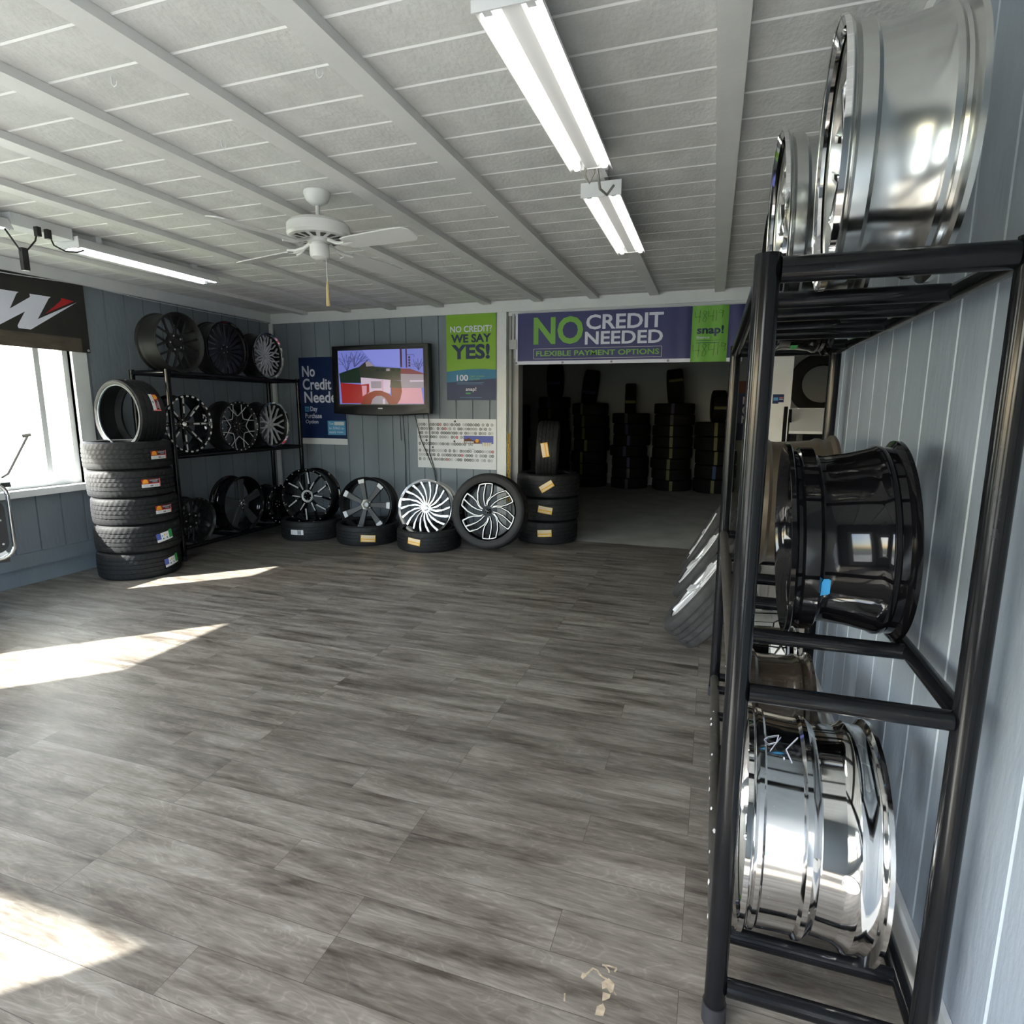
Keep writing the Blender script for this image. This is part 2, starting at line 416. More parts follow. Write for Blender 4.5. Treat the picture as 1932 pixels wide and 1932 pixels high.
# floor
struct('floor', MB().box((XL-.12, YF-.12, -.08), (3.1, YB, 0)), M['floor'])
sc = GR()
sc.poly([(-.243, 1.303), (-.241, 1.317), (-.232, 1.315), (-.229, 1.31), (-.237, 1.298)], 'scuff')
sc.line([(-.238, 1.304), (-.226, 1.322), (-.217, 1.337), (-.205, 1.334), (-.198, 1.325), (-.187, 1.320), (-.178, 1.318)], .005, 'scuff')
sc.poly([(-.182, 1.314), (-.189, 1.305), (-.184, 1.288), (-.174, 1.295), (-.163, 1.284), (-.157, 1.289), (-.157, 1.311), (-.173, 1.323)][::-1], 'scuff')
sc.poly([(-.182, 1.281), (-.179, 1.257), (-.172, 1.262), (-.163, 1.270), (-.162, 1.281)], 'scuff')
sc.poly([(-.189, 1.240), (-.190, 1.217), (-.170, 1.221), (-.168, 1.240), (-.176, 1.252)], 'scuff')
sc.line([(-.196, 1.354), (-.178, 1.357), (-.158, 1.357)], .005, 'scuff'); sc.line([(-.190, 1.354), (-.177, 1.345), (-.175, 1.337)], .004, 'scuff')
sc.line([(-.158, 1.356), (-.162, 1.345)], .005, 'scuff'); sc.line([(-.155, 1.289), (-.148, 1.283)], .003, 'scuff')
sc.line([(-.272, 1.247), (-.268, 1.226)], .004, 'scuff')
_fo = bpy.data.objects['floor']
sc.build('adhesive_scuff', lambda u, v, d: (u, v, .0004+d), _fo, .0003)
struct('floor', MB().box((-4.6, YB, -.09), (3.1, 12.0, -.004)), M['conc'])

# walls
grooved('wall_back', 'x', XL, -2.31, 0, ZC, YB, -4.912, .2085, M['blue'], M['groove'], -1)
grooved('wall_left', 'y', YF, YB, 0, ZC, XL, 4.204, .2, M['blue'], M['groove'], 1, thick=.14,
        holes=((2.45, 3.84, .79, 2.30), (.0, .93, .35, 2.39)))
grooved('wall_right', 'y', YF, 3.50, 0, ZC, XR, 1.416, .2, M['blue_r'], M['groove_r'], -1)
grooved('wall_front', 'x', XL, XR+.12, 0, ZC, YF, -4.9, .2, M['blue'], M['groove'], 1,
        holes=((-5.0, -3.50, .6, 2.24), (-3.02, -.95, .6, 1.80), (-.65, .25, 0, 2.10)))
struct('wall_back_right', MB().box((1.62, YB, 0), (3.1, YB+.12, ZC)), M['white'])
struct('wall_side', MB().box((3.0, 3.5, 0), (3.12, YB, ZC)), M['blue'])
struct('wall_partition', MB().box((XR+.12, 3.38, 0), (3.0, 3.50, ZC)), M['blue'])
# back room
struct('wall_backroom_rear', MB().box((-4.6, 11.9, 0), (3.1, 12.0, 2.75)), M['bwall'])
struct('wall_backroom_left', MB().box((-4.7, YB+.12, 0), (-4.6, 12.0, 2.75)), M['bwall'])
struct('wall_backroom_right', MB().box((3.1, YB+.12, 0), (3.2, 12.0, 2.75)), M['bwall'])
struct('ceiling', MB().box((-4.7, YB+.12, 2.70), (3.2, 12.0, 2.78)), M['bwall'])
struct('wall_backroom_front', MB().box((-4.7, YB+.125, 0), (-2.31, YB+.16, 2.70)), M['bwall'])

# ceiling of the shop: boards run along x, seams between them
cb = MB(); cb.box((XL-.12, YF-.12, ZC+.006), (3.12, YB+.12, ZC+.12), 0)
ph = 2.173; pit = .2155; y = ph-15*pit; prev = YF-.12
while y < YB+.1:
    cb.add([(XL, prev, ZC), (3.0, prev, ZC), (3.0, y-.007, ZC), (XL, y-.007, ZC)], [(0, 3, 2, 1)], 0, False)
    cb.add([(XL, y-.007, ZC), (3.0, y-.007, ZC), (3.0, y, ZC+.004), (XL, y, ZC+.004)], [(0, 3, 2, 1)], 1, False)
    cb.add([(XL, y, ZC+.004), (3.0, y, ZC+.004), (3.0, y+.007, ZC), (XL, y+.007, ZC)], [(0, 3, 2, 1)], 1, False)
    prev = y+.007; y += pit
cb.add([(XL, prev, ZC), (3.0, prev, ZC), (3.0, YB, ZC), (XL, YB, ZC)], [(0, 3, 2, 1)], 0, False)
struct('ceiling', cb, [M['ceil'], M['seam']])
# battens running front to back
bx = [-5.30+.0, -4.768, -4.16, -3.549, -2.945, -2.378, -1.79, -1.19, -.58, .040, .63, 1.25, 1.85, 2.45]
for i, x in enumerate(bx[1:]):
    b = MB().box((x-.095, YF, ZC-.036), (x, YB-.035, ZC-.001))
    o = b.build('trim_%d' % (i+1), M['batten']); o['kind'] = 'structure'
def trim(n, a, b, m='white'):
    return struct('trim_%d' % n, MB().box(a, b), M[m])
trim(20, (XL, YB-.022, 2.50), (3.0, YB, ZC-.002))                 # header board, back
trim(21, (XL, YF, 2.515), (XL+.022, YB-.03, ZC-.002))             # left crown
trim(22, (XL, YB-.05, 0), (XL+.05, YB-.023, 2.50))                # corner strip
trim(23, (XR-.05, YF, ZC-.05), (XR, 3.5, ZC-.002))                # right crown
trim(24, (-2.315, YB-.024, 0), (-2.205, YB+.0, 2.499))            # white post beside opening
trim(25, (-2.31, YB+.001, 0), (-2.195, YB+.12, 2.499), 'jamb')
trim(26, (-2.195, YB+.02, 0), (-2.16, YB+.19, 2.48), 'jamb')
trim(27, (-2.16, YB+.06, 0), (-2.09, YB+.22, 2.48), 'jamb')
trim(28, (-2.19, YB+.0, 2.46), (1.62, YB+.12, 2.50))
trim(29, (.525, YB-.01, 0), (.705, YB+.12, 2.46))                 # pillar
trim(30, (XR-.014, 3.44, .0), (XR+.135, 3.515, 2.57))             # end of right wall
trim(31, (1.56, YB-.02, 0), (1.66, YB+.0, 2.46))
o = struct('baseboard_right', MB().box((XR-.016, YF, 0), (XR-.001, 3.44, .135)).box((XR-.024, YF, .0), (XR-.016, 3.44, .02)), M['white'])
o = struct('baseboard_left', MB().box((XL+.001, YF, .0), (XL+.016, YB, .145)).box((XL+.0, YF, .145), (XL+.034, YB, .262)), M['blue'])
# left wall grooves show below the rail as vertical cuts
# windows
def window(n, axis, pos, a0, a1, z0, z1, out, mull=(), bars=(), sill=True, trimw=.13):
    """axis y: opening in a wall at x=pos; out = direction outwards (-1)"""
    fr = MB(); d0, d1 = .04, .09
    def B(mb, p0, p1, q0, q1, e0, e1):
        lo, hi = sorted((pos+out*e0, pos+out*e1))
        if axis == 'y': mb.box((lo, p0, q0), (hi, p1, q1))
        else: mb.box((p0, lo, q0), (p1, hi, q1))
    w = .045
    B(fr, a0, a0+w, z0, z1, d0, d1); B(fr, a1-w, a1, z0, z1, d0, d1); B(fr, a0+w, a1-w, z0, z0+w, d0, d1); B(fr, a0+w, a1-w, z1-w, z1, d0, d1)
    for m_ in mull: B(fr, m_-w/2, m_+w/2, z0+w, z1-w, d0, d1)
    for m_ in bars: B(fr, a0+w, a1-w, m_-w/2, m_+w/2, d0+.002, d1-.002)
    o = fr.build('window_%d' % n, M['white']); o['kind'] = 'structure'
    g = MB(); B(g, a0+w, a1-w, z0+w, z1-w, .063, .067); g.build('pane', M['glass'], o)
    t = MB(); tw = trimw
    B(t, a0-tw, a0, z0-.0, z1+tw, -.02, 0.0); B(t, a1, a1+tw, z0, z1+tw, -.02, 0.0); B(t, a0, a1, z1, z1+tw, -.02, 0.0)
    B(t, a0-.004, a0, z0, z1, 0, .11); B(t, a1, a1+.004, z0, z1, 0, .11)
    t.build('casing', M['white'], o)
    if sill:
        s_ = MB(); B(s_, a0-tw-.02, a1+tw+.02, z0-.055, z0, -.09, .03); s_.build('sill', M['white'], o)
    return o
window(1, 'y', XL, 2.45, 3.84, .79, 2.30, -1, mull=(3.58,), bars=())
window(2, 'y', XL, .0, .93, .35, 2.39, -1)
window(3, 'x', YF, -5.0, -3.50, .6, 2.24, -1, mull=(-4.25,), bars=(1.45,))
window(4, 'x', YF, -3.02, -.95, .6, 1.80, -1, mull=(-2.3, -1.6))
d_ = MB(); d_.box((-.65, YF-.09, 0), (-.53, YF-.04, 2.10)).box((.13, YF-.09, 0), (.25, YF-.04, 2.10)).box((-.53, YF-.09, 0), (.13, YF-.04, .28)).box((-.53, YF-.09, 1.98), (.13, YF-.04, 2.10))
do = struct('door_1', d_, M['white']); MB().box((-.53, YF-.068, .28), (.13, YF-.064, 1.98)).build('pane', M['glass'], do)
MB().tube([(.10+.08, YF-.03, .95), (.10+.08, YF+.02, .95), (.10+.08, YF+.02, 1.15), (.10+.08, YF-.03, 1.15)], .01).build('handle', M['silver'], do)

# outdoors: lawn, street, porch siding beyond the left window
g_ = struct('ground', MB().box((-60, -60, -.20), (60, 60, -.13)), M['lawn'])
g_ = struct('road', MB().box((-60, -16, -.129), (60, -6, -.12)), M['asph'])
struct('path', MB().box((-9, -6, -.129), (3, YF-.2, -.11)), M['conc'])
sd_ = MB(); xx = -9.0
while xx < -5.6:
    sd_.box((xx, 4.30, -.1), (xx+.19, 4.34, 3.3)); sd_.box((xx+.19, 4.31, -.1), (xx+.2, 4.34, 3.3)); xx += .2
for q in (-7.6, -6.5): sd_.box((q, 4.26, -.1), (q+.10, 4.30, 3.3))
sd_.box((-9.0, 4.25, .62), (-5.5, 4.30, .70))
struct('wall_porch', sd_, M['siding'])
struct('trim_32', MB().box((-6.0, 1.6, 2.20), (-5.86, 4.24, 3.30)), M['siding'])  # unseen eave, added to cut off the sun entering the left window
struct('trim_33', MB().box((-6.2, 4.35, -.1), (-5.49, 5.0, 2.6)), M['siding'])

# ------------------------------------------------------------------ tires
def tire_profile(R, Ri, w, ribs=4, gd=.007):
    """closed section (r,z); returns profile and index set of tread rib points"""
    tw = w*.80; p = []; h = w/2
    p += [(Ri, -h*.80), (Ri+.006, -h*.93), (Ri+(R-Ri)*.35, -h*.99), (Ri+(R-Ri)*.62, -h), (R-.022, -h*.965), (R-.009, -h*.90)]
    t0 = len(p); zs = -tw/2; rw = tw/(ribs+1); g = .0055; rib = []
    for k in range(ribs+1):
        a = zs+k*rw+(g if k else 0); b = zs+(k+1)*rw-(g if k < ribs else 0)
        cr_ = lambda z: R-.004*(2*z/tw)**2*1.0
        for q, t in enumerate((0, .5, 1)):
            rib.append((len(p), k)); z = a+(b-a)*t; p.append((cr_(z), z))
        if k < ribs:
            p.append((cr_(b)-gd, b+.0015)); p.append((cr_(b)-gd, b+2*g-.0015))
    p += [(R-.009, h*.90), (R-.022, h*.965), (Ri+(R-Ri)*.62, h), (Ri+(R-Ri)*.35, h*.99), (Ri+.006, h*.93), (Ri, h*.80)]
    # inside liner
    p += [(Ri+.012, h*.80), (R-.035, h*.72), (R-.018, h*.5), (R-.018, -h*.5), (R-.035, -h*.72), (Ri+.012, -h*.80)]
    return p, dict(rib)
_tm = {}
def tire_mesh(R, Ri, w, n=144, block=True, m='rubber', per=4):
    k = (R, Ri, w, n, block, m, per)
    if k in _tm: return _tm[k]
    p, rib = tire_profile(R, Ri, w)
    def jit(i, j):
        if not block or j not in rib: return 0
        r_ = rib[j]
        sl = (0, 2, 1, 2, 0)[r_ % 5]
        off = (j-min(q for q in rib if rib[q] == r_))*(1 if r_ < 2 else -1)
        return .0045 if ((i+sl+off) % per == 0) else 0
    mb = MB(); mb.lathe(p[::-1], n, True, 0, (lambda i, j: jit(i, len(p)-1-j)))
    me = mb.mesh('tire', M[m], 30); _tm[k] = me; return me
def tire(label, group, mtx, R=.33, Ri=.27, w=.235, n=144, block=True, m='rubber', per=4, cat='tire'):
    o = bpy.data.objects.new('tire', tire_mesh(R, Ri, w, n, block, m, per)); C.objects.link(o); o.matrix_world = mtx
    return tag(o, label, cat, group)
def stk_red(R, th, z, rot=0, s=1):
    g = GR(); w, h = .155*s, .07*s
    g.rect(-w/2, -h/2, w/2, h/2, 'paper', 1, 8); g.rect(-w/2, -h*.08, w/2, h/2, 'red', 2, 8); g.rect(w/2-.009, -h/2, w/2, h/2, 'pink', 3, 1)
    g.disc(-w*.31, h*.24, h*.25, 'gold', 3, 12, 1.2); g.disc(-w*.40, h*.10, h*.14, 'gold', 3, 8); g.disc(-w*.22, h*.10, h*.14, 'gold', 3, 8)
    g.rect(-w*.12, h*.04, w*.42, h*.46, 'labelblk', 3, 4)
    g.text('LIONHART', -w*.10, h*.25, w*.40, h*.42, 'wtext', 4, .02); g.text('TIRES', w*.02, h*.08, w*.34, h*.20, 'wtext', 4, .0)
    g.rect(-w*.08, -h*.4, w*.08, -h*.2, 'chartmid', 3); 
    for q in range(3): g.rect(-w*.42, -h*(.18+.1*q), -w*.16, -h*(.21+.1*q), 'chartlt', 3)
    g.rect(w*.14, -h*.24, w*.40, -h*.20, 'chartlt', 3); g.rect(w*.14, -h*.36, w*.36, -h*.32, 'chartlt', 3)
    return g, cyl(R, th, z, rot)
def stk_eco(R, th, z, rot=0):
    g = GR(); w, h = .15, .075
    g.rect(-w/2, -h/2, w/2, h/2, 'paper', 1, 8); g.rect(-w/2, -h*.22, -w*.24, h/2, 'lblue', 2, 3); g.rect(w*.26, -h*.35, w/2, h*.62, 'lgreen', 2, 3)
    g.rect(-w*.05, h*.1, w*.02, h*.3, 'gold', 2); g.rect(-w*.16, -h*.3, -w*.08, -h*.14, 'chartgrey', 2); g.rect(w*.08, -h*.3, w*.15, -h*.12, 'chartgrey', 2)
    g.rect(w*.10, h*.12, w*.17, h*.22, 'chartmid', 2); g.rect(-w*.19, h*.05, -w*.12, h*.22, 'ltblue', 2)
    return g, cyl(R, th, z, rot)
def stk_yel(R, th, z, rot=0, s=1):
    g = GR(); w, h = .155*s, .075*s
    g.rect(-w/2, -h/2, w/2, h/2, 'yellow', 1, 8); g.rect(-w*.46, h*.02, w*.46, h*.46, 'cream', 2, 6)
    g.rect(-w*.40, -h*.05, w*.42, -h*.12, 'gold', 2, 4)
    for q in range(11): g.rect(w*(-.40+.075*q), -h*.40, w*(-.355+.075*q), -h*.18, 'cream', 2)
    for q in range(6): g.rect(w*(-.40+.14*q), h*.12, w*(-.30+.14*q), h*.18, 'yellow', 3); g.rect(w*(-.38+.14*q), h*.27, w*(-.29+.14*q), h*.32, 'yellow', 3)
    return g, cyl(R, th, z, rot)
def stk_sil(R, th, z, rot=0):
    g = GR(); w, h = .15, .055
    g.rect(-w/2, -h/2, w*.06, h/2, 'paper', 1, 5); g.rect(w*.08, -h/2, w*.30, h/2, 'chartlt', 1, 3); g.rect(w*.32, -h/2, w/2, h/2, 'paper', 1, 2)
    g.rect(w*.10, -h*.35, w*.28, h*.3, 'chartmid', 2); g.rect(-w*.42, h*.1, -w*.0, h*.2, 'chartlt', 2); g.rect(-w*.42, -h*.3, -w*.1, -h*.1, 'chartlt', 2)
    return g, cyl(R, th, z, rot)
def stick(gf, parent, name='sticker'):
    return gf[0].build(name, gf[1], parent, .0005)
A_ = lambda d: math.radians(d)

# stack A: left foreground
s1 = [(-4.815, 3.865, .325), (-4.805, 3.87, .332), (-4.815, 3.875, .330), (-4.83, 3.87, .330), (-4.84, 3.875, .338)]
wA = .235; ordn = ['bottom', 'second from the bottom', 'third from the bottom', 'fourth from the bottom', 'fifth from the bottom']
for i, (x, y, R) in enumerate(s1):
    z = .118+wA*i
    t = tire(['bottom tire of the window stack, tilted blue and green label', 'second tire from the bottom of the window stack, blue and green label', 'third tire from the bottom of the window stack, lowest red label',
              'fourth tire from the bottom of the window stack, red label furthest left', 'fifth tire from the bottom of the window stack, carrying the upright tire'][i],
             'tires in the stack by the window', Matrix.Translation((x, y, z)) @ Matrix.Rotation(A_(37*i), 4, 'Z'), R, .26, wA-.003, 192)
    th = {0: 8, 1: -4, 2: 0, 3: -13, 4: 3}[i]-37*i
    if i >= 2: stick(stk_red(R, A_(th), .0+(.0), 0), t)
    else: stick(stk_eco(R, A_(th), .0, A_(9)), t)
tA = tire('low-profile tire standing upright on top of the stack by the window, hole facing the camera', None,
          frame((-4.96, 3.90, 1.385), -naxis(1.5, .0)) @ Matrix.Translation((0, 0, -.125)), .318, .262, .25, 192)
stick(stk_red(.318, A_(22), -.03, PI), tA)
MB().lathe([(.262, .100), (.262, .112), (.276, .119), (.290, .1215), (.290, .1195), (.276, .115)], 96).build('bead', M['frost'], tA)

# stack B: at the opening
for i, (x, y, R) in enumerate([(-1.715, 6.40, .340), (-1.705, 6.40, .345), (-1.71, 6.40, .350)]):
    z = .128+.256*i
    t = tire('%s lying tire with yellow label in the stack at the storeroom opening' % ['bottom', 'middle', 'top'][i], 'tires stacked at the storeroom opening',
             Matrix.Translation((x, y, z)), R, .24, .250, 144)
    stick(stk_yel(R, A_(-80+[0, -1, 2][i]), .005, A_([3, -9, 32][i])), t)
t = tire('black tire standing upright in the stack at the storeroom opening, yellow label across its tread', None,
         frame((-1.725, 6.43, 1.005), (-1, -.22, .04)), .325, .24, .235, 144)
stick(stk_yel(.325, A_(4), .02, A_(12)), t)

# ------------------------------------------------------------------ wheels
def rim_profile(R, w, deep=.0, kind='A'):
    if kind == 'B':
        o = [(R, -.001), (R, -.011), (.978*R, -.016), (.945*R, -.019), (.94*R, -.06*w), (.962*R, -.085*w), (.958*R, -.12*w), (.935*R, -.14*w), (.925*R, -.30*w), (.922*R, -.41*w), (.950*R, -.435*w), (.950*R, -.475*w), (.925*R, -.50*w), (.885*R, -.54*w),
             (.885*R, -.68*w), (.915*R, -.76*w), (.955*R, -.80*w), (.955*R, -.845*w), (.938*R, -.87*w), (.940*R, -w+.020), (.978*R, -w+.014), (R, -w+.010), (R, -w)]
    else: o = [(R, -.001), (R, -.011), (.978*R, -.016), (.942*R, -.019), (.935*R, -.10*w), (.955*R, -.125*w), (.950*R, -.245*w), ((.905-deep)*R, -.285*w), ((.895-deep)*R, -.35*w),
         ((.905-deep*.6)*R, -.55*w), (.925*R, -.74*w), (.955*R, -.79*w), (.955*R, -.84*w), (.935*R, -.87*w), (.940*R, -w+.020), (.978*R, -w+.014), (R, -w+.010), (R, -w)]
    i = [(.975*R, -w), (.955*R, -w+.006), (.91*R, -.93*w), (.90*R, -.75*w), ((.885-deep)*R, -.55*w), ((.875-deep)*R, -.33*w), (.895*R, -.26*w), (.905*R, -.12*w), (.925*R, -.022), (.965*R, -.006), (.985*R, 0)]
    return o+i
def arc(pts): return [(r*math.cos(a), r*math.sin(a), z) for r, a, z in pts]
def wheel(label, group, Cn, axis, R, w, rim='gblack', face='gblack', hub='gblack', style='straight', n=8, roll=0, zf=-.035, accent=None,
          bolts=0, boltm='silver', lip=None, seg=96, hubr=.20, deep=0, capm=None, parent=None, mtx=None, kind='A'):
    mtx = mtx or frame(Cn, axis, roll)
    root = parent or thing('alloy_wheel', label, 'wheel', mtx, group)
    MB().lathe(rim_profile(R, w, deep, kind)[::-1], seg).build('barrel', M[rim], root)
    if lip:
        MB().lathe([(R+.0008, -.009), (R+.0008, 0.0012), (.93*R, -.008), (.925*R, -.016), (.935*R, -.013), (.985*R, -.0008)][::-1], seg).build('lip', M[lip], root)
    hr = hubr*R; zh = zf-.012
    MB().lathe([(0, zh-.03), (hr, zh-.03), (hr, zh-.004), (hr*.93, zh), (hr*.55, zh), (hr*.5, zh-.006), (0, zh-.006)], 40, False).build('hub', M[hub], root)
    MB().lathe([(0, zh-.01), (hr*.46, zh-.01), (hr*.44, zh+.008), (hr*.36, zh+.012), (0, zh+.013)], 24, False).build('center_cap', M[capm or hub], root)
    lug = MB().lathe([(0, -.004), (hr*.11, -.004), (hr*.10, .004), (0, .005)], 6, False).mesh('lug', M['silver' if hub != 'bright' else 'bright'])
    for k in range(5):
        a = 2*PI*(k+.5)/5; l = bpy.data.objects.new('lug_hole', lug); C.objects.link(l); l.parent = root; l.location = (hr*.74*math.cos(a), hr*.74*math.sin(a), zh)
    def rot(obj, k, m): obj.rotation_euler = (0, 0, 2*PI*k/m)
    re = .925*R
    def proto(mb, m, mname='spoke', cnt=n, off=0):
        me = mb.mesh(mname, m)
        for k in range(cnt):
            o = bpy.data.objects.new(mname, me); C.objects.link(o); o.parent = root; o.rotation_euler = (0, 0, 2*PI*k/cnt+off)
    mb = MB(); ac = MB(); hs = hr*.85
    if style == 'straight':      # wide tapered spokes
        wd = (accent or {}).get('w', .10)*R/.3
        mb.beam(arc([(hs, 0, zf-.006), (R*.5, 0, zf), (re, 0, zf+.006)]), [wd*.62, wd*.8, wd], .03, 0, .12)
        proto(mb, M[face])
        if accent and 'tip' in accent:
            ac.beam(arc([(re*.85, 0, zf+.0065), (re*.995, 0, zf+.0085)]), [wd*.93, wd*.99], .004, 0, .02); proto(ac, M[accent['tip']], 'spoke_tip')
        if accent and 'line' in accent:
            ac.beam(arc([(re*.40, 0, zf+.004), (re*.66, 0, zf+.006)]), [.012, .016], .004, 0, .1); ac.beam(arc([(re*.76, 0, zf+.006), (re*.98, 0, zf+.010)]), [.016, .014], .004, 0, .1)
            proto(ac, M[accent['line']], 'machined_line')
    elif style == 'y':           # Y-split spokes
        sp = PI/n*.78
        mb.beam(arc([(hs, 0, zf-.006), (R*.42, 0, zf)]), [.030, .024], .022, 0)
        for s_ in (-1, 1): mb.beam(arc([(R*.40, 0, zf), (R*.66, s_*sp*.55, zf+.002), (re, s_*sp*.75, zf+.004)]), [.018, .015, .018], .020, 0)
        proto(mb, M[face])
        if accent:
            ac.beam(arc([(R*.36, 0, zf+.003), (R*.42, 0, zf+.003)]), .008, .004, 0, .05)
            for s_ in (-1, 1): ac.beam(arc([(R*.40, 0, zf+.003), (R*.66, s_*sp*.55, zf+.005), (re*.96, s_*sp*.75, zf+.007)]), .007, .004, 0, .05)
            proto(ac, M[accent['line']], 'machined_line')
    elif style == 'mesh':        # crossing web: two Y rows
        for s_ in (-1, 1):
            mb.beam(arc([(hs, s_*.10, zf-.010), (R*.45, s_*PI/n*.55, zf-.002), (R*.70, s_*PI/n*1.02, zf+.002), (re, s_*PI/n*.55, zf+.004)]), [.020, .015, .013, .016], .018, 0)
        mb.beam(arc([(R*.45, PI/n*.55, zf-.003), (R*.62, 0, zf), (re, PI/n*.12, zf+.003)]), [.010, .012, .013], .016, 0)
        proto(mb, M[face])
    elif style == 'arch':        # rounded arches with forks
        mb.beam(arc([(hs, 0, zf-.012), (R*.50, 0, zf-.004)]), .020, .02, 0); mb.beam(arc([(hs, PI/n, zf-.012), (R*.62, PI/n, zf-.002)]), .018, .02, 0)
        pts = [(R*(.62-.20*math.sin(PI*t)), PI/n*(2*t-1), zf) for t in (0, .12, .25, .4, .5, .6, .75, .88, 1)]
        mb.beam(arc(pts), .014, .018, 0)
        for s_ in (-1, 1): mb.beam(arc([(R*.60, PI/n, zf), (re, PI/n+s_*PI/n*.36, zf+.004)]), .013, .018, 0)
        proto(mb, M[face])
        if accent:
            ac.beam(arc([(r, a, z+.003) for r, a, z in pts]), .008, .004, 0, .05)
            for s_ in (-1, 1): ac.beam(arc([(R*.60, PI/n, zf+.003), (re*.97, PI/n+s_*PI/n*.36, zf+.007)]), .008, .004, 0, .05)
            proto(ac, M[accent['line']], 'machined_line')
    elif style == 'swirl':       # many curved blades
        tw = (accent or {}).get('twist', .5)
        mb.beam(arc([(hs, -.0, zf-.008), (R*.40, tw*.30, zf-.001), (R*.65, tw*.66, zf+.002), (re, tw, zf+.004)]), [.014, .018, .022, (accent or {}).get('we', .020)], .018, 0, .3)
        proto(mb, M[face])
    elif style == 'vane':        # flat curved plates
        mb.beam(arc([(hs, 0, zf-.01), (R*.42, .16, zf), (R*.66, .24, zf+.002), (re, .22, zf+.003)]), [.016, .026, .040, .052], .012, 0, .2)
        proto(mb, M[face])
    elif style == 'loop':        # six outlined loops with machined edges
        D_ = math.radians
        LP = ([(.20, 64), (.35, 54), (.52, 40), (.75, 26), (.99, 14)], [(.20, 20), (.40, 16), (.60, 10), (.80, 4), (.99, 0)], [(.26, 6), (.40, -5), (.55, -15), (.75, -16), (.99, -14)])
        end = [(re*(.99 if abs(q) == 14 else .993), D_(q), zf+.004) for q in (-14, -7, 0, 7, 14)]
        for l_ in LP: mb.beam(arc([(re*r, D_(q), zf+.004*r) for r, q in l_]), [.014, .016, .022, .024, .022], .030, 0)
        mb.beam(arc(end), .016, .03, 0)
        proto(mb, M[face])
        for l_ in LP: ac.beam(arc([(re*r, D_(q), zf+.004*r+.003) for r, q in l_]), [.008, .008, .0085, .0085, .0085], .004, 0, .05)
        ac.beam(arc([(r, q, z+.003) for r, q, z in end]), .0085, .004, 0, .05)
        proto(ac, M['mach'], 'machined_line')
    elif style == 'zig':         # paired angular spokes
        for s_ in (-1, 1):
            mb.beam(arc([(hs, s_*.08, zf-.004), (R*.48, s_*.16, zf), (re, s_*.30, zf+.003)]), [.020, .018, .024], .024, 0)
        proto(mb, M[face])
        s_ = 1
        ac.beam(arc([(R*.46, .16, zf+.003), (re*.93, .295, zf+.006)]), [.017, .013], .004, 0, .05)
        ac.beam(arc([(R*.28, -.09, zf+.003), (R*.60, -.19, zf+.004)]), [.016, .010], .004, 0, .05)
        proto(ac, M['mach'], 'machined_line')
        MB().lathe([(hr*.98, zf-.01), (hr*1.42, zf-.01), (hr*1.42, zf+.006), (hr*1.32, zf+.012), (hr*1.12, zf+.008), (hr*.98, zf)][::-1], 48).build('hub_ring', M['mach'], root)
    if bolts:
        bm_ = MB().lathe([(0, -.003), (.0065, -.003), (.0062, .004), (.004, .0065), (0, .007)], 8, False).mesh('bolt', M[boltm])
        for k in range(bolts):
            a = 2*PI*(k+.3)/bolts; o = bpy.data.objects.new('bolt', bm_); C.objects.link(o); o.parent = root; o.location = (.955*R*math.cos(a), .955*R*math.sin(a), -.002)
    return root

# ---- racks
def rack(label, base, W_, L_, levels, bars, posts_x=0, worn=False, footh=.05, ptop=.03, mirror=False):
    """tube rack; local x across, y along; origin front-left foot"""
    root = thing('wheel_rack', label, 'rack', None, None, base)
    top = levels[-1]; pr = .0245; rr_ = .0205
    for (x, y) in ((0, 0), (W_, 0), (0, L_), (W_, L_)):
        p = MB().tube([(x, y, .0), (x, y, top+ptop)], pr, 28).build('post', M['rack'], root)
        MB().tube([(x, y, .0), (x, y, footh)], [pr+.004, pr+.003], 24).build('rubber_foot', M['foot'], p)
    for li, z in enumerate(levels):
        for x in (0, W_):
            rl = MB().tube([(x, pr, z), (x, L_-pr, z)], rr_, 20).build('side_rail', M['rackworn' if (worn and x == 0 and li < 2) else 'rack'], root)
            if worn and x == 0 and li == 0:
                random.seed(3)
                for q in range(16):
                    cp = MB(); yy_ = random.uniform(.1, 1.5); a = random.uniform(PI*.55, PI*1.05); s_ = random.uniform(.002, .006)
                    c0 = Vector((x+(rr_+.0004)*math.cos(a), yy_, z+(rr_+.0004)*math.sin(a))); t_ = Vector((-math.sin(a), 0, math.cos(a)))
                    cp.add([c0+t_*s_*u+Vector((0, s_*2.2*v, 0)) for u, v in ((-1, -.6), (.2, -1), (1, .3), (.1, 1.1), (-.9, .5))], [(0, 1, 2, 3, 4)], 0, False)
                    cp.build('paint_chip', M['primer'], rl)
        for y in (0, L_):
            MB().tube([(pr, y, z), (W_-pr, y, z)], rr_+(.004 if y == 0 and li == len(levels)-1 else 0), 20).build('end_rail', M['rack'], root)
        for y in bars[li]:
            MB().tube([(rr_*.6, y, z), (W_-rr_*.6, y, z)], .020, 20).build('cross_bar', M['rack'], root)
    return root
RX, RY = .083, 1.30
rack('black tube wheel rack along the right wall, nearest the camera', (RX, RY, 0), .42, 1.75, (.10, .85, 1.715),
     ([.155, .455, .75, 1.05, 1.33, 1.60], [.36, .66, .95, 1.25], [.35, .58, .88, 1.06, 1.46]), worn=True)
LX, LY = -5.19, 4.28
rack('black tube wheel rack against the left wall in the far corner', (LX, LY, 0), .43, 1.82, (.12, 1.0, 1.775),
     ([.06, .31, .70, .98, 1.24, 1.52], [.05, .34, .70, .98, 1.22, 1.50], [.06, .33, .62, .92, 1.20, 1.47]), mirror=True)

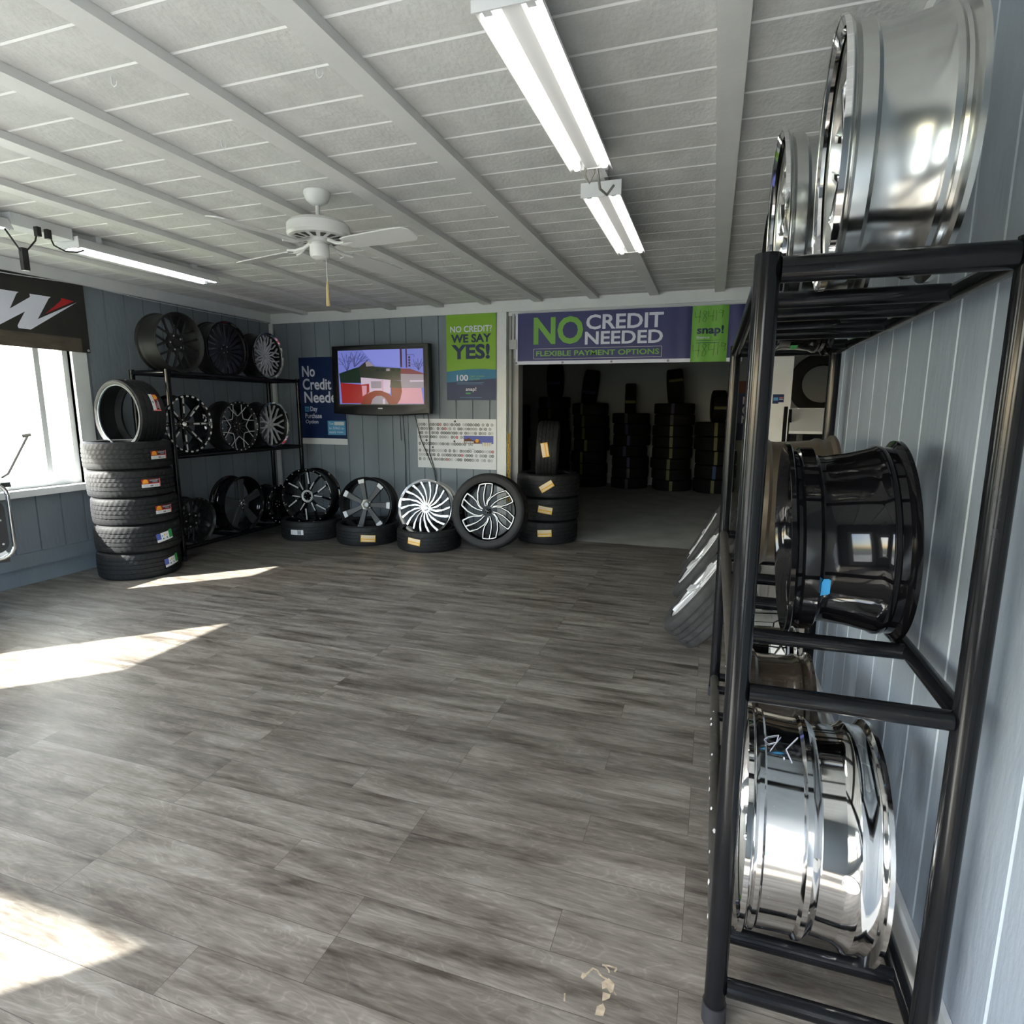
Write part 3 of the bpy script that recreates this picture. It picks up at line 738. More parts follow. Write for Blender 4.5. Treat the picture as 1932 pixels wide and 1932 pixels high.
# ---- wheels on the right rack (they face the room, -x)
def seat(R, half, zb): return zb+math.sqrt((R+.020)**2-half**2)+.001
def rw(lab, x, y, z, th, ph, R, w, **k):
    return wheel(lab, 'wheels on the right rack', (x, y, z), -naxis(th, ph), R, w, **k)
w1 = rw('large hazy aluminium wheel on the top shelf of the right rack, nearest the camera', .197, 1.495, 1.958, -.045, .022, .25, .205, rim='dullalu', face='chrome', hub='chrome', style='y', n=8, seg=160, lip='chrome')
rw('chrome wheel on the top shelf of the right rack, behind the large hazy one', .142, 2.03, 1.972, .012, .03, .26, .22, rim='dullalu', face='bright', hub='bright', style='mesh', n=8, seg=96, lip='chrome')
w3 = rw('black wheel with a green sticker, furthest on the top shelf of the right rack', .15, 2.56, 1.915, 0, 0, .26, .24, rim='gblack', face='gblack', style='y', n=6, seg=96)
GR().rect(-.02, -.012, .02, .012, 'lgreen', 1).build('sticker', cyl(.24, A_(-75), -.12), w3)
w4 = rw('gloss black wheel with a small blue sticker on the middle shelf of the right rack', .205, 1.809, 1.096, -.021, .045, .265, .273, rim='gblack', face='gblack', style='straight', n=6, seg=160, deep=.035)
_g = GR(); _g.poly([(-.011, -.02), (-.006, -.025), (.006, -.025), (.011, -.02), (.011, .02), (.006, .025), (-.006, .025), (-.011, .02)], 'stickblue', 1)
_g.line([(-.008, -.018), (.008, -.018), (.008, .018), (-.008, .018), (-.008, -.018)], .0012, 'ltblue'); _g.rect(-.005, -.012, .001, -.002, 'ltblue', 2); _g.rect(-.004, .002, .004, .010, 'ltblue', 2)
_mi = w4.matrix_world.inverted()
def sticker_at(root, g, prof, wx, wy, wz, rot=0, lay=.0005):
    v = root.matrix_world.inverted() @ Vector((wx, wy, wz)); th = math.atan2(v.y, v.x)
    cr_, sr_ = math.cos(rot), math.sin(rot); Rn = math.hypot(v.x, v.y)
    pr_ = sorted([(z, r) for r, z in prof[0]])
    def rad(z):
        for (z0, r0), (z1, r1) in zip(pr_, pr_[1:]):
            if z0 <= z <= z1 and z1 > z0: return r0+(r1-r0)*(z-z0)/(z1-z0)
        return prof[1]
    def f(u, v2, d):
        a = th+(u*cr_-v2*sr_)/Rn; z = v.z+u*sr_+v2*cr_; r = rad(z)+.0012+d
        return (r*math.cos(a), r*math.sin(a), z)
    return g.build('sticker', f, root, lay)
def outer(R, w, deep=0, kind='A'):
    q = rim_profile(R, w, deep, kind); i = [k for k, (r, z) in enumerate(q) if z == -w][0]
    return (q[:i+1], R)
sticker_at(w4, _g, outer(.265, .273, .035), .288, 1.587, 1.017, A_(90))
rw('matte bronze wheel on the middle shelf of the right rack, behind the gloss black one', .125, 2.45, 1.105, .0, .0, .255, .30, rim='bronze', face='bronze', hub='bronze', style='straight', n=8, accent={'w': .05}, seg=96, lip='bronze')
w5 = rw('mirror-polished wheel with white marker writing on the bottom shelf of the right rack', .132, 1.605, .366, -.014, -.012, .288, .300, rim='polish', face='chrome', hub='chrome', style='straight', n=8, accent={'w': .07}, seg=192, lip='chrome', kind='B')
_g = GR()
for _a, _b in ((.0, .004), (.004, .008), (.008, .012), (.012, .0155), (.0155, .0185)): _g.ring(0, 0, _a, _b, 'carton', 1, 28)
_g.ring(0, 0, .013, .0145, 'chartlt', 3, 28)
sticker_at(w5, _g, outer(.288, .300, 0, 'B'), .348, 1.352, .406)
_g = GR(); _s = .0022
_g.line([(-.052, -.030), (-.020, -.012), (.034, -.034)], _s, 'wtext', 2, .005); _g.line([(-.050, -.012), (-.044, -.010)], .003, 'wtext')
_g.line([(.020, .010), (.0, .034), (-.018, .040), (-.022, .028), (-.008, .012), (.020, .010)], _s, 'wtext', 2, .005); _g.line([(-.040, .022), (.016, .004)], .0015, 'wtext', 2, .005)
sticker_at(w5, _g, outer(.288, .300, 0, 'B'), .212, 1.529, .622, A_(-10))
rw('dark brown wheel on the bottom shelf of the right rack, middle of three', .123, 2.20, .340, -.0, -.03, .262, .245, rim='brownblk', face='brownblk', hub='brownblk', style='straight', n=6, seg=96)
rw('chrome wheel furthest along the bottom shelf of the right rack', .13, 2.765, .345, 0, 0, .255, .26, rim='chrome', face='chrome', hub='chrome', style='y', n=8, seg=96)

# ---- wheels on the left rack (they face +x)
def lw(lab, y, z, R, w=.22, th=PI, ph=0, x=-4.74, **k):
    return wheel(lab, 'wheels on the left rack', (x, y, z), -naxis(th, ph), R, w, seg=72, **k)
lw('matte black wheel with chunky spokes, nearest on the top shelf of the left rack', 4.445, 2.055, .272, .25, rim='mblack', face='mblack', hub='mblack', style='y', n=8, zf=-.05, hubr=.32)
lw('black wheel with many curved vanes, middle of the left rack top shelf', 5.025, 2.052, .273, .22, rim='sblack', face='sblack', hub='sblack', style='vane', n=20, zf=-.04, lip='gblack')
lw('chrome mesh wheel at the far end of the top shelf of the left rack', 5.62, 2.031, .248, .23, 3.183, rim='sblack', face='silver', hub='silver', style='mesh', n=10, lip='chrome', zf=-.045)
w_ = lw('black wheel with silver dashes around its rim, nearest on the left rack middle shelf', 4.462, 1.303, .276, rim='gblack', face='gblack', hub='gblack', style='straight', n=8, accent={'w': .045, 'line': 'mach'}, capm='chrome', zf=-.06)
for k in range(26):
    a = 2*PI*(k+.5)/26
    b_ = MB(); b_.beam(arc([(.262, a-.05, .004), (.262, a+.0, .004), (.262, a+.05, .004)]), [.012, .017, .012], .006, 0, .2); b_.build('rim_insert', M['mach'], w_)
lw('black wheel with silver web spokes and bolts, centre of the left rack', 5.111, 1.267, .261, .235, rim='sblack', face='sblack', hub='sblack', style='arch', n=8, accent={'line': 'silver'}, bolts=26, zf=-.03)
lw('chrome-lipped wheel with forked spokes, far end of the left rack middle shelf', 5.643, 1.271, .256, .25, 3.169, rim='sblack', face='silver', hub='silver', style='y', n=9, lip='chrome', zf=-.055)
lw('small black wheel ringed with bolts, nearest on the bottom shelf of the left rack', 4.46, .365, .228, .20, rim='sblack', face='sblack', hub='sblack', style='y', n=9, bolts=24, boltm='gunm', zf=-.07, hubr=.38)
lw('large black wheel with five wide grey spokes on the bottom shelf of the left rack', 5.096, .437, .300, .20, 3.171, rim='gblack', face='gunm', hub='gunm', style='straight', n=5, roll=.35, accent={'w': .085}, zf=-.03, capm='chrome')
lw('black wheel with small chrome glints, far end of the left rack bottom shelf', 5.66, .355, .225, .22, rim='gblack', face='gblack', hub='gblack', style='arch', n=8, bolts=20, zf=-.04)

# ---- row along the back wall: a wheel standing in each lying tire
def rowt(lab, x, y, R, w, g, rot):
    t = tire(lab, 'lying tires along the back wall', Matrix.Translation((x, y, w/2)), R, .285, w, 144)
    return t
t = rowt('black tire lying flat with a silver-white label, first along the back wall', -4.345, 5.69, .343, .215, None, 0)
stick(stk_sil(.343, A_(-82+0), -.005), t)
t = rowt('black tire lying flat under the seven-spoke wheel, yellow label on its front', -3.60, 5.68, .342, .215, None, 0)
stick(stk_yel(.342, A_(-58), -.02, A_(-4)), t)
t = rowt('black tire lying flat under the bright chrome wheel, yellow label on its front', -2.82, 5.64, .343, .215, None, 0)
stick(stk_yel(.343, A_(-91), .01, A_(-8), .9), t)
GRP = 'wheels standing in tires along the back wall'
wheel('gloss black wheel with angular machined spokes and bolts standing in a tire', GRP, (-4.426, 5.71, .450), -naxis(1.66, -.05), .322, .23, rim='gblack', face='gblack', hub='gblack', style='zig', n=6, bolts=20, boltm='mach', zf=-.025, hubr=.16, roll=.2)
wheel('dark grey seven-spoke wheel with silver spoke tips standing in a tire', GRP, (-3.656, 5.73, .390), -naxis(1.70, -.135), .314, .224, rim='sblack', face='gunm', hub='gblack', style='straight', n=7, accent={'w': .070, 'tip': 'silver'}, capm='silver', roll=.0, zf=-.02, hubr=.22)
wheel('bright chrome wheel with many swirling spokes standing in a tire', GRP, (-2.906, 5.715, .400), -naxis(1.62, -.2), .311, .236, rim='bright', face='bright', hub='bright', style='swirl', n=18, lip='bright', accent={'twist': .42, 'we': .030}, zf=-.02, hubr=.20)
def mounted(lab, group, Cn, axis, R, rim_R, w, n_t=144, m='rubber', roll=0, **k):
    mt = frame(Cn, axis, roll)
    root = thing('wheel_with_tire', lab, 'wheel', mt, group)
    o = bpy.data.objects.new('tire', tire_mesh(R, rim_R-.012, w, n_t, True, m)); C.objects.link(o); o.parent = root; o.location = (0, 0, -w/2+.012)
    wheel('', None, None, None, rim_R, w*.92, parent=root, mtx=mt, **k)
    return root
mounted('leaning tire on black wheel with silver-outlined swirling loops, right end of back-wall row', None, (-2.150, 5.635, .418), -naxis(1.66, -.16), .397, .311, .25,
        rim='gblack', face='gblack', hub='gblack', style='loop', n=6, zf=-.012, hubr=.10, roll=A_(-24), seg=96)
# leaning wheels beyond the right rack
lean = ['nearest', 'middle', 'furthest']
for i, (c, ph, st, n_) in enumerate((((-.03, 3.66, .400), -.632, 'mesh', 7), ((-.035, 4.40, .400), -.597, 'straight', 5), ((-.03, 5.20, .395), -.50, 'y', 6))):
    mounted('dusty tire on a bright silver wheel leaning beyond the right rack, %s of the three' % lean[i], 'tires on silver wheels leaning beyond the right rack', c, -naxis(-.04, ph), .335, .252, .215,
            m='rubber_dusty', rim='bright', face='palloy', hub='palloy', style='straight', n=n_, zf=.002, seg=72, lip='palloy', accent={'w': (.055, .085, .05)[i]})

# ------------------------------------------------------------------ tv and posters on the back wall
YW = YB-.002
tv = thing('television', 'black flat-screen television mounted on the back wall showing a street scene', 'television', Matrix.Translation((-3.705, 6.25, 1.40)), None)
fr = MB(); w_, h_ = .640, .785
def fxy(x, z, y): return (x, y, z)
out = [(-.64, .0), (-.30, -.02), (0, -.026), (.30, -.02), (.635, .0), (.638, .40), (.632, .78), (0, .785), (-.632, .78), (-.64, .40)]
inn = [(-.555, .10), (-.28, .10), (0, .10), (.28, .10), (.565, .10), (.566, .41), (.567, .725), (0, .727), (-.555, .729), (-.555, .41)]
vs = [fxy(x, z, -.035) for x, z in out]+[fxy(x, z, -.030) for x, z in inn]+[fxy(x, z, .05) for x, z in out]+[fxy(x*.97, z*.98+.01, -.042) for x, z in out]
n_ = len(out); fs = []
for i in range(n_):
    j = (i+1) % n_; fs += [(30+i, 30+j, 10+j, 10+i), (i, j, 30+j, 30+i), (20+i, 20+j, j, i)]
fs.append(tuple(20+i for i in range(n_)))
fr.add(vs, fs, 0, False); fixn(fr.build('bezel', M['tvblack'], tv))
E_ = lambda n, c, s=1.0: M.__setitem__(n, emis('screen_'+n, lin(c), s))
E_('tsky', (118, 126, 205)); E_('tsky2', (135, 142, 222)); E_('tdark', (48, 52, 44)); E_('tgreen', (26, 44, 34)); E_('tred', (150, 34, 34)); E_('tred2', (128, 40, 22)); E_('tpink', (210, 150, 165))
E_('tgrey', (150, 140, 150)); E_('twhite', (205, 185, 205)); E_('tbrown', (120, 70, 40)); E_('tbranch', (70, 72, 120)); E_('tpole', (66, 40, 60)); E_('troof', (120, 60, 66))
g = GR()
X = lambda x: -.556+(x-170)/1565*1.122
Z = lambda y: .100+(1210-y)/1020*.628
P_ = lambda *l: [(X(a), Z(b)) for a, b in l]
g.rect(X(170), Z(1210), X(1735), Z(190), 'tsky', 1)
g.poly(P_((640, 190), (1320, 180), (1320, 520), (860, 480)), 'tsky2', 2)
random.seed(5)
for bx_, by_, tp in ((340, 580, ((240, 230), (180, 330), (330, 250), (420, 240), (380, 300))), (480, 500, ((430, 220), (540, 210), (600, 240), (660, 260), (700, 300), (400, 300))), (1650, 580, ((1560, 380), (1640, 370), (1710, 380), (1735, 430), (1600, 420)))):
    for tx, ty in tp:
        mx_, my_ = (bx_+tx)/2+random.uniform(-25, 25), (by_+ty)/2
        g.line(P_((bx_, by_), (mx_, my_), (tx, ty)), .007, 'tbranch', 3); g.line(P_((mx_, my_), (tx+70, ty+60)), .004, 'tbranch', 3); g.line(P_((mx_, my_), (tx-50, ty+90)), .004, 'tbranch', 3)
g.poly(P_((180, 615), (450, 530), (640, 480), (640, 800), (200, 790)), 'tgreen', 4)
g.poly(P_((560, 500), (690, 420), (860, 500), (1330, 540), (1330, 760), (1130, 750), (590, 695)), 'tdark', 5)
g.poly(P_((690, 410), (760, 400), (850, 490), (700, 495)), 'tgrey', 6); g.line(P_((560, 510), (735, 378)), .009, 'tpole', 6)
for a in range(5): g.rect(X(880+a*95), Z(585), X(945+a*95), Z(540), 'tgrey' if a == 2 else 'tgreen', 6)
g.poly(P_((590, 695), (1150, 750), (1130, 1000), (600, 1000)), 'twhite', 6); g.rect(X(780), Z(900), X(975), Z(770), 'tgrey', 7); g.rect(X(985), Z(1190), X(1005), Z(740), 'tpink', 8)
g.poly(P_((1330, 545), (1735, 640), (1735, 900), (1330, 900)), 'tgrey', 6); g.poly(P_((1330, 545), (1500, 550), (1735, 640), (1735, 660), (1330, 640)), 'troof', 7)
g.poly(P_((1290, 900), (1690, 900), (1730, 1190), (1260, 1190)), 'tpink', 7)
g.rect(X(1490), Z(790), X(1735), Z(760), 'twhite', 8)
g.poly(P_((200, 790), (600, 830), (745, 815), (745, 960), (580, 1180), (215, 1180)), 'tred', 8); g.poly(P_((605, 850), (700, 850), (690, 1000), (615, 1050)), 'tpink', 9)
g.poly(P_((570, 1200), (640, 1080), (740, 980), (850, 945), (960, 945), (1100, 1000), (1150, 1050), (1140, 760), (1330, 770), (1345, 960), (1310, 1110), (1250, 1200)), 'tred2', 9)
g.poly(P_((1150, 750), (1320, 765), (1340, 900), (1130, 890)), 'tdark', 10)
g.poly(P_((765, 1200), (800, 1100), (870, 1045), (960, 1040), (1030, 1080), (1100, 1200)), 'tgrey', 10); g.rect(X(990), Z(1200), X(1030), Z(1100), 'twhite', 11)
g.rect(X(1325), Z(520), X(1360), Z(180), 'tpole', 9); g.rect(X(1425), Z(530), X(1450), Z(170), 'tpole', 9)
for a in range(4): g.disc(X(1490), Z(345+a*50), .014, 'tpole', 9, 8)
g.line(P_((1450, 300), (1570, 300), (1580, 340)), .005, 'tpole', 9)
g.rect(X(170), Z(1215), X(1735), Z(1196), 'tgrey' if 0 else 'tdark', 12)
scr = g.build('screen', lambda u, v, d: (u, -.030-d, v), tv, .0002)
GR().rect(-.03, .052, .03, .066, 'silver', 1).rect(-.026, .056, .026, .062, 'wtext', 2).build('badge', lambda u, v, d: (u, -.0415-d, v), tv)
MB().box((-.2, .05, .2), (.2, .155, .5)).build('wall_mount', M['rack'], tv)
for i, (pts, lab) in enumerate((
    ([(-3.50, 6.37, 1.42), (-3.49, 6.39, 1.0), (-3.495, 6.39, .6), (-3.49, 6.39, .2)], 'thin dark cable hanging straight down below the television'),
    ([(-3.54, 6.37, 1.42), (-3.54, 6.39, 1.08)], 'short dark cable end hanging below the television'),
    ([(-3.35, 6.37, 1.42), (-3.28, 6.39, 1.1), (-3.12, 6.39, .75), (-3.06, 6.39, .45), (-3.0, 6.39, .2)], 'slack dark cable slanting right below the television'),
    ([(-3.17, 6.37, 1.42), (-3.16, 6.39, 1.15), (-3.17, 6.39, .95), (-3.09, 6.39, .7), (-3.12, 6.39, .4), (-3.12, 6.39, .2)], 'kinked dark cable hanging under the right side of the television'))):
    tag(MB().tube(pts, .0045, 8).build('cable', M['cord']), lab, 'cable', 'cables below the television')

def poster(name, label, cat, g, x0, z0, y=YW-.002, thick='paper', w=0, h=0, lay=.0006):
    bk = MB().box((0, 0, 0), (w, .002, h)).build(name, M[thick]); bk.location = (x0, y-.002, z0); tag(bk, label, cat)
    g.build('print', lambda u, v, d: (u, -d, v), bk, lay); return bk
# navy poster
w_, h_ = .665, 1.07; g = GR(); g.rect(0, .075, w_, h_, 'navy', 1); g.rect(0, 0, w_, .075, 'paper', 1)
g.text('No', .045, h_-.235, .235, h_-.10, 'wtext', 2, .022); g.text('Credit', .045, h_-.395, .465, h_-.255, 'wtext', 2, .022); g.text('Needed', .06, h_-.555, .62, h_-.415, 'wtext', 2, .022)
g.rect(.06, h_-.665, .125, h_-.60, 'ltblue', 2); g.text('90', .072, h_-.65, .115, h_-.62, 'navy', 3, .02); g.text('Day', .140, h_-.675, .245, h_-.60, 'wtext', 2, .02)
g.text('Purchase', .06, h_-.745, .305, h_-.685, 'wtext', 2, .02); g.text('Option', .06, h_-.825, .25, h_-.765, 'wtext', 2, .02)
g.rect(.385, .12, .645, .295, 'ltblue', 2); g.text('Text', .405, .245, .475, .275, 'wtext', 3, .01); g.rect(.485, .24, .625, .283, 'paper', 3); g.text('to 22462 to', .405, .19, .620, .222, 'wtext', 3, .01); g.text('apply now.', .405, .135, .615, .172, 'wtext', 3, .01)
poster('poster', 'navy No Credit Needed poster on the back wall, partly behind the television', 'poster', g, -4.965, 1.01, w=w_, h=h_)
# lime and blue poster
w_, h_ = .605, .955; g = GR(); g.rect(0, 0, w_, .345, 'navy', 1)
g.poly([(0, .32), (w_*.25, .335), (w_*.5, .345), (w_*.75, .345), (w_, .335), (w_, h_), (0, h_)], 'green', 2); g.poly([(0, .20), (w_, .24), (w_, .335), (w_*.75, .345), (w_*.5, .345), (w_*.25, .335), (0, .32)], 'teal', 3)
g.text('NO CREDIT?', .05, h_-.205, .555, h_-.135, 'wtext', 4, .02); g.text('WE SAY', .06, h_-.318, .545, h_-.225, 'navyt', 4, .035); g.text('YES!', .06, h_-.50, .53, h_-.335, 'navyt', 4, .04)
g.text('100', .125, .215, .265, .285, 'wtext', 5, .02); g.text('DAY CASH', .285, .255, .46, .275, 'greend', 5, .0); g.text('PAYOFF', .285, .225, .41, .245, 'greend', 5, .0)
g.rect(.125, .195, .46, .198, 'ltblue', 5); g.rect(.125, .180, .44, .183, 'ltblue', 5); g.text('snap!', .235, .09, .365, .145, 'wtext', 5, .02); g.rect(.235, .068, .295, .085, 'lgreen', 5); g.rect(.16, .03, .43, .033, 'ltblue', 5)
poster('poster', 'lime and blue We Say Yes poster on the back wall beside the white post', 'poster', g, -2.935, 1.555, w=w_, h=h_)
# wheel chart
w_, h_ = 1.0, .575; g = GR(); random.seed(11)
g.rect(0, 0, w_, h_, 'paper', 1)
def chart(u0, u1, v, gaps=.12, red=.06):
    u = u0
    while u < u1:
        mm = random.choice(['chartgrey', 'chartgrey', 'chartmid', 'chartmid', 'chartlt']); 
        if random.random() < red: mm = 'red'
        g.ring(u, v, .010, .0175, mm, 2, 12, .95); g.ring(u, v, .0, .005, mm, 2, 6)
        for k in range(5):
            a = k*1.2566; g.line([(u+.005*math.cos(a), v+.005*math.sin(a)), (u+.012*math.cos(a), v+.012*math.sin(a))], .0018, mm, 2)
        u += .031 if random.random() > gaps*1.6 else .055
for v, a, b in ((.510, .03, .97), (.462, .03, .97), (.413, .03, .97), (.365, .03, .60), (.285, .03, .72), (.205, .03, .97), (.155, .03, .97), (.103, .03, .97)): chart(a, b, v)
for u, v in ((.49, .548), (.12, .325), (.48, .317), (.20, .243)): g.disc(u, v, .013, 'chartgrey', 2, 10)
g.rect(.60, .295, .965, .385, 'lblue', 3); g.poly([(.60, .295), (.60, .34), (.66, .36), (.72, .33), (.80, .335), (.80, .295)], 'brown', 4); g.disc(.765, .33, .022, 'gold', 5, 10); g.rect(.61, .302, .72, .322, 'paper', 5); g.text('SPORT', .614, .306, .716, .319, 'labelblk', 6, .02)
g.poly([(.82, .31), (.95, .31), (.885, .25)], 'cream', 6)
for k in range(6): g.rect(.828+.021*k, .272, .834+.021*k, .308, 'chartmid', 7)
g.text('Tech Line', .65, .225, .73, .238, 'chartmid', 3)
poster('wheel_chart', 'white chart printed with rows of small wheels below the lime poster', 'poster', g, -3.33, .765, w=w_, h=h_)
# pillar notice
g = GR(); g.rect(0, 0, .10, .09, 'navy', 1); g.rect(.008, .03, .05, .06, 'ltblue', 2); g.rect(.06, .055, .093, .062, 'pink', 2); g.rect(.06, .04, .093, .046, 'wtext', 2); g.rect(.055, .0, .10, .012, 'paper', 2)
poster('notice', 'small navy notice on the white pillar beyond the right rack', 'notice', g, .54, 1.515, y=YB-.012, w=.10, h=.09)
g = GR(); ww, hh = .62, 1.08; g.rect(0, 0, ww, hh, 'navy', 1)
g.rect(0, hh-.22, ww, hh, 'brown', 2)
g.text('No', .10, hh-.42, .33, hh-.28, 'wtext', 2, .03); g.text('Credit', .10, hh-.60, .52, hh-.45, 'wtext', 2, .03); g.text('Needed', .10, hh-.77, .58, hh-.63, 'wtext', 2, .03)
poster('poster', 'dark No Credit Needed poster on the far storeroom wall, seen through the rack', 'poster', g, .40, .90, y=11.895, w=ww, h=hh)

# vinyl banner over the opening
BW = 2.32
def bw(u, v, d):   # u 0..BW, v 0..0.535
    f = .5-.5*math.cos(min(max((u-.1)/.3, 0), 1)*PI)
    y_ = .010*math.sin(u*38)*max(0, min(1, (u-1.58)/.25))*.55+.010*math.sin(u*23+1)*max(0, min(1, (.30-u)/.2))
    return (u, y_-d, v+.012*(1-u/BW)-.004)
g = GR(); H_ = .535; bev = .0012
g.rect(0, 0, BW, H_, 'navy2', 0, 140, 4); g.rect(0, 0, BW, .036, 'wtext', 1, 140, 1); g.rect(0, 0, .022, H_, 'wtext', 1, 2, 4)
g.text('NO', .205, .205, .745, .490, 'greend', 2, .03); g.text('CREDIT', .775, .345, 1.56, .495, 'wtext', 2, .022); g.text('NEEDED', .765, .195, 1.56, .325, 'wtext', 2, .022)
for a in ((.205, .055, 1.555, .060), (.205, .160, 1.555, .165)): g.rect(*a, 'chartlt', 2, 60, 1)
for a in ((.205, .055, .210, .165), (1.550, .055, 1.555, .165)): g.rect(*a, 'chartlt', 2, 1, 1)
g.text('FLEXIBLE PAYMENT OPTIONS', .235, .085, 1.53, .140, 'greend', 2, .02)
g.rect(1.835, 0, 2.175, H_, 'green2', 2, 24, 3)
g.text('snap!', 1.885, .245, 2.135, .345, 'navyt', 4, .03); g.text('finance', 1.885, .222, 2.005, .248, 'wtext', 4, .01)
g.rect(1.885, .203, 2.115, .206, 'navyt', 4, 12); g.rect(1.885, .180, 2.105, .184, 'navyt', 4, 12)
def hand(x, y, s, w_=.004):
    L4 = lambda p: [(x+a*s, y+b*s) for a, b in p]
    for p in ([(.0, .9), (0, .45), (.5, .5)], [(.42, 1.0), (.38, 0)], [(.95, .85), (.75, .95), (.65, .8), (.95, .35), (.85, .05), (.65, .1), (.7, .35), (.95, .85)], [(1.1, .95), (1.1, .5), (1.5, .55)],
              [(1.5, 1.0), (1.45, .1)], [(1.75, .95), (1.72, .15)], [(2.25, .9), (2.0, 1.0), (1.95, .75), (2.2, .75), (2.28, .95), (2.22, .4)]): g.line(L4(p), w_, 'marker', 5)
hand(1.86, .375, .115, .0035); hand(1.855, .045, .135, .0035)
bn = thing('vinyl_banner', 'navy and green No Credit Needed vinyl banner hung across the storeroom opening', 'banner', None, None, (-2.085, 6.345, 1.925))
g.build('sheet', bw, bn, .0012)
for u in (.01, .53, 1.05, 1.62, 2.30): MB().lathe([(.005, 0), (.011, .0), (.011, .003), (.005, .003)], 12).build('grommet', M['dark' if 0 < u < 2.2 else 'silver'], bn).matrix_parent_inverse
k = 0
for o in bn.children:
    if o.name.startswith('grommet'):
        u = (.01, .53, 1.05, 1.62, 2.30)[k]; k += 1; p_ = bw(u, .018, .004); o.location = p_; o.rotation_euler = (PI/2, 0, 0)
cl = tag(MB().box((-2.155, 6.34, 2.10), (-2.075, 6.375, 2.20)).box((-2.125, 6.345, 2.19), (-2.10, 6.365, 2.47)).box((-2.10, 6.345, 2.0), (-2.085, 6.365, 2.11)).build('door_sensor', M['plastic']),
     'grey plastic bracket on the jamb at the left edge of the navy banner', 'bracket')
# yellow chain
ch = MB()
for k in range(19):
    z_ = 1.16-k*.0405; a_ = (k % 2)*PI/2
    pts = [(-2.178+math.cos(a_)*.013*math.cos(t*PI/5), YB-.012+math.sin(a_)*.010*math.cos(t*PI/5)-.0, z_+.026*math.sin(t*PI/5)) for t in range(10)]
    ch.tube(pts, .0042, 6, closed=True)
tag(ch.build('plastic_chain', M['chain']), 'yellow plastic chain hanging from the jamb beside the white post', 'chain')
scp_ = GR().poly([(0, 0), (.05, .015), (.09, 0), (.06, -.012), (.02, -.015)], 'dyellow', 1); o = scp_.build('paper_scrap', lambda u, v, d: (u-2.08, v+5.96, .004+u*.05)); tag(o, 'yellow scrap of strapping on the floor beside the leaning wheel', 'scrap')

# black banner over the left window
g = GR(); LBN = 2.60
def lb(u, v, d):   # u along +Y from Y=1.4..4.0 ; v up from 1.935
    return (XL+.030+d, 1.40+u, 1.935+v+(.0 if u < LBN-.3 else -.0))
g.rect(0, 0, LBN, .575, 'bannerblk', 0, 40, 4); g.rect(0, 0, LBN-.07, .12, 'bannerbrn', 1, 40, 2)
def q_(px_, py_):     # pixel measured on the photograph crop -> banner units
    return (1.40+0*px_, 0)
U0 = 1.40
g.poly([(1.73, .402), (1.93, .426), (2.063, .428), (2.045, .412), (1.983, .289), (2.145, .404), (2.144, .429), (2.31, .432), (2.292, .416), (2.184, .236), (2.527, .424), (2.12, .146), (2.028, .146), (2.023, .163), (2.035, .187), (2.092, .283), (1.895, .156), (1.68, .023)][::-1], 'wtext', 2)
g.poly([(2.247, .288), (2.372, .401), (2.391, .422), (2.393, .439), (2.502, .428)][::-1], 'red', 4)
lbn = thing('cloth_banner', 'black and brown cloth banner with a white and red winged logo above the left window', 'banner', None)
g.build('sheet', lb, lbn, .0012)
o = MB().lathe([(.004, 0), (.010, 0), (.010, .004), (.004, .004)], 12).build('grommet', M['silver'], lbn); o.location = lb(LBN-.02, .02, .004); o.rotation_euler = (0, PI/2, 0)
tag(MB().tube([(XL+.04, 1.9, 2.46), (XL+.04, 3.4, 2.49), (XL+.045, 3.97, 2.515), (XL+.035, 4.6, 2.495), (XL+.03, 5.4, 2.49), (XL+.03, 6.3, 2.50)], .0035, 6).build('cord', M['fix']), 'thin white cord strung along the top of the left wall', 'cord')

# ------------------------------------------------------------------ ceiling fixtures
def fixture(lab, x, y0, y1, z=2.51, tubem='tube', endplate=True):
    r = thing('fluorescent_light', lab, 'light', None, 'twin-tube fluorescent lights on the ceiling', (x, y0, z)); Lh = y1-y0; w = .098
    hb = MB(); prof = [(-w, .0), (-w+.004, -.004), (-.045, .045), (-.028, .012), (.028, .012), (.045, .045), (w-.004, -.004), (w, 0), (.055, .062), (-.055, .062)]
    n_ = len(prof); hb.add([(a, yy_, b) for yy_ in (0, Lh) for a, b in prof], [(i, (i+1) % n_, n_+(i+1) % n_, n_+i) for i in range(n_)]+[tuple(range(n_))[::-1], tuple(n_+i for i in range(n_))], 0, False)
    fixn(hb.build('housing', M['fix'], r))
    for s_ in (-1, 1):
        MB().tube([(s_*.062, .035, .010), (s_*.062, Lh-.035, .010)], .0165, 20).build('tube', M[tubem], r)
        for yy_ in (.018, Lh-.018):
            MB().box((s_*.062-.012, yy_-.012, -.004), (s_*.062+.012, yy_+.012, .03)).build('socket', M['fix'], r)
    for yy_ in (0, Lh): MB().box((-w-.004 if yy_ == 0 else -.05, yy_-.003, -.008 if yy_ == 0 else .008), (w+.004 if yy_ == 0 else .05, yy_+.003, .062)).build('end_plate', M['fix'], r)
    for yy_ in (.2, Lh-.2): MB().box((-.03, yy_-.02, .062), (.03, yy_+.02, ZC-z-.001)).build('mounting_block', M['fix'], r)
    return r
fixture('lit twin-tube fluorescent light on the ceiling, nearest the camera at top centre', -.580, 1.68, 2.86)
fixture('lit twin-tube fluorescent light hung just behind the nearest one', -.596, 3.17, 4.37)
fixture('lit twin-tube fluorescent light over the left window side of the ceiling', -4.15, 3.05, 4.27, tubem='tube_cool')
fixture('fluorescent light cut off by the left edge of the photo', -4.15, 1.45, 2.66, tubem='tube_cool')
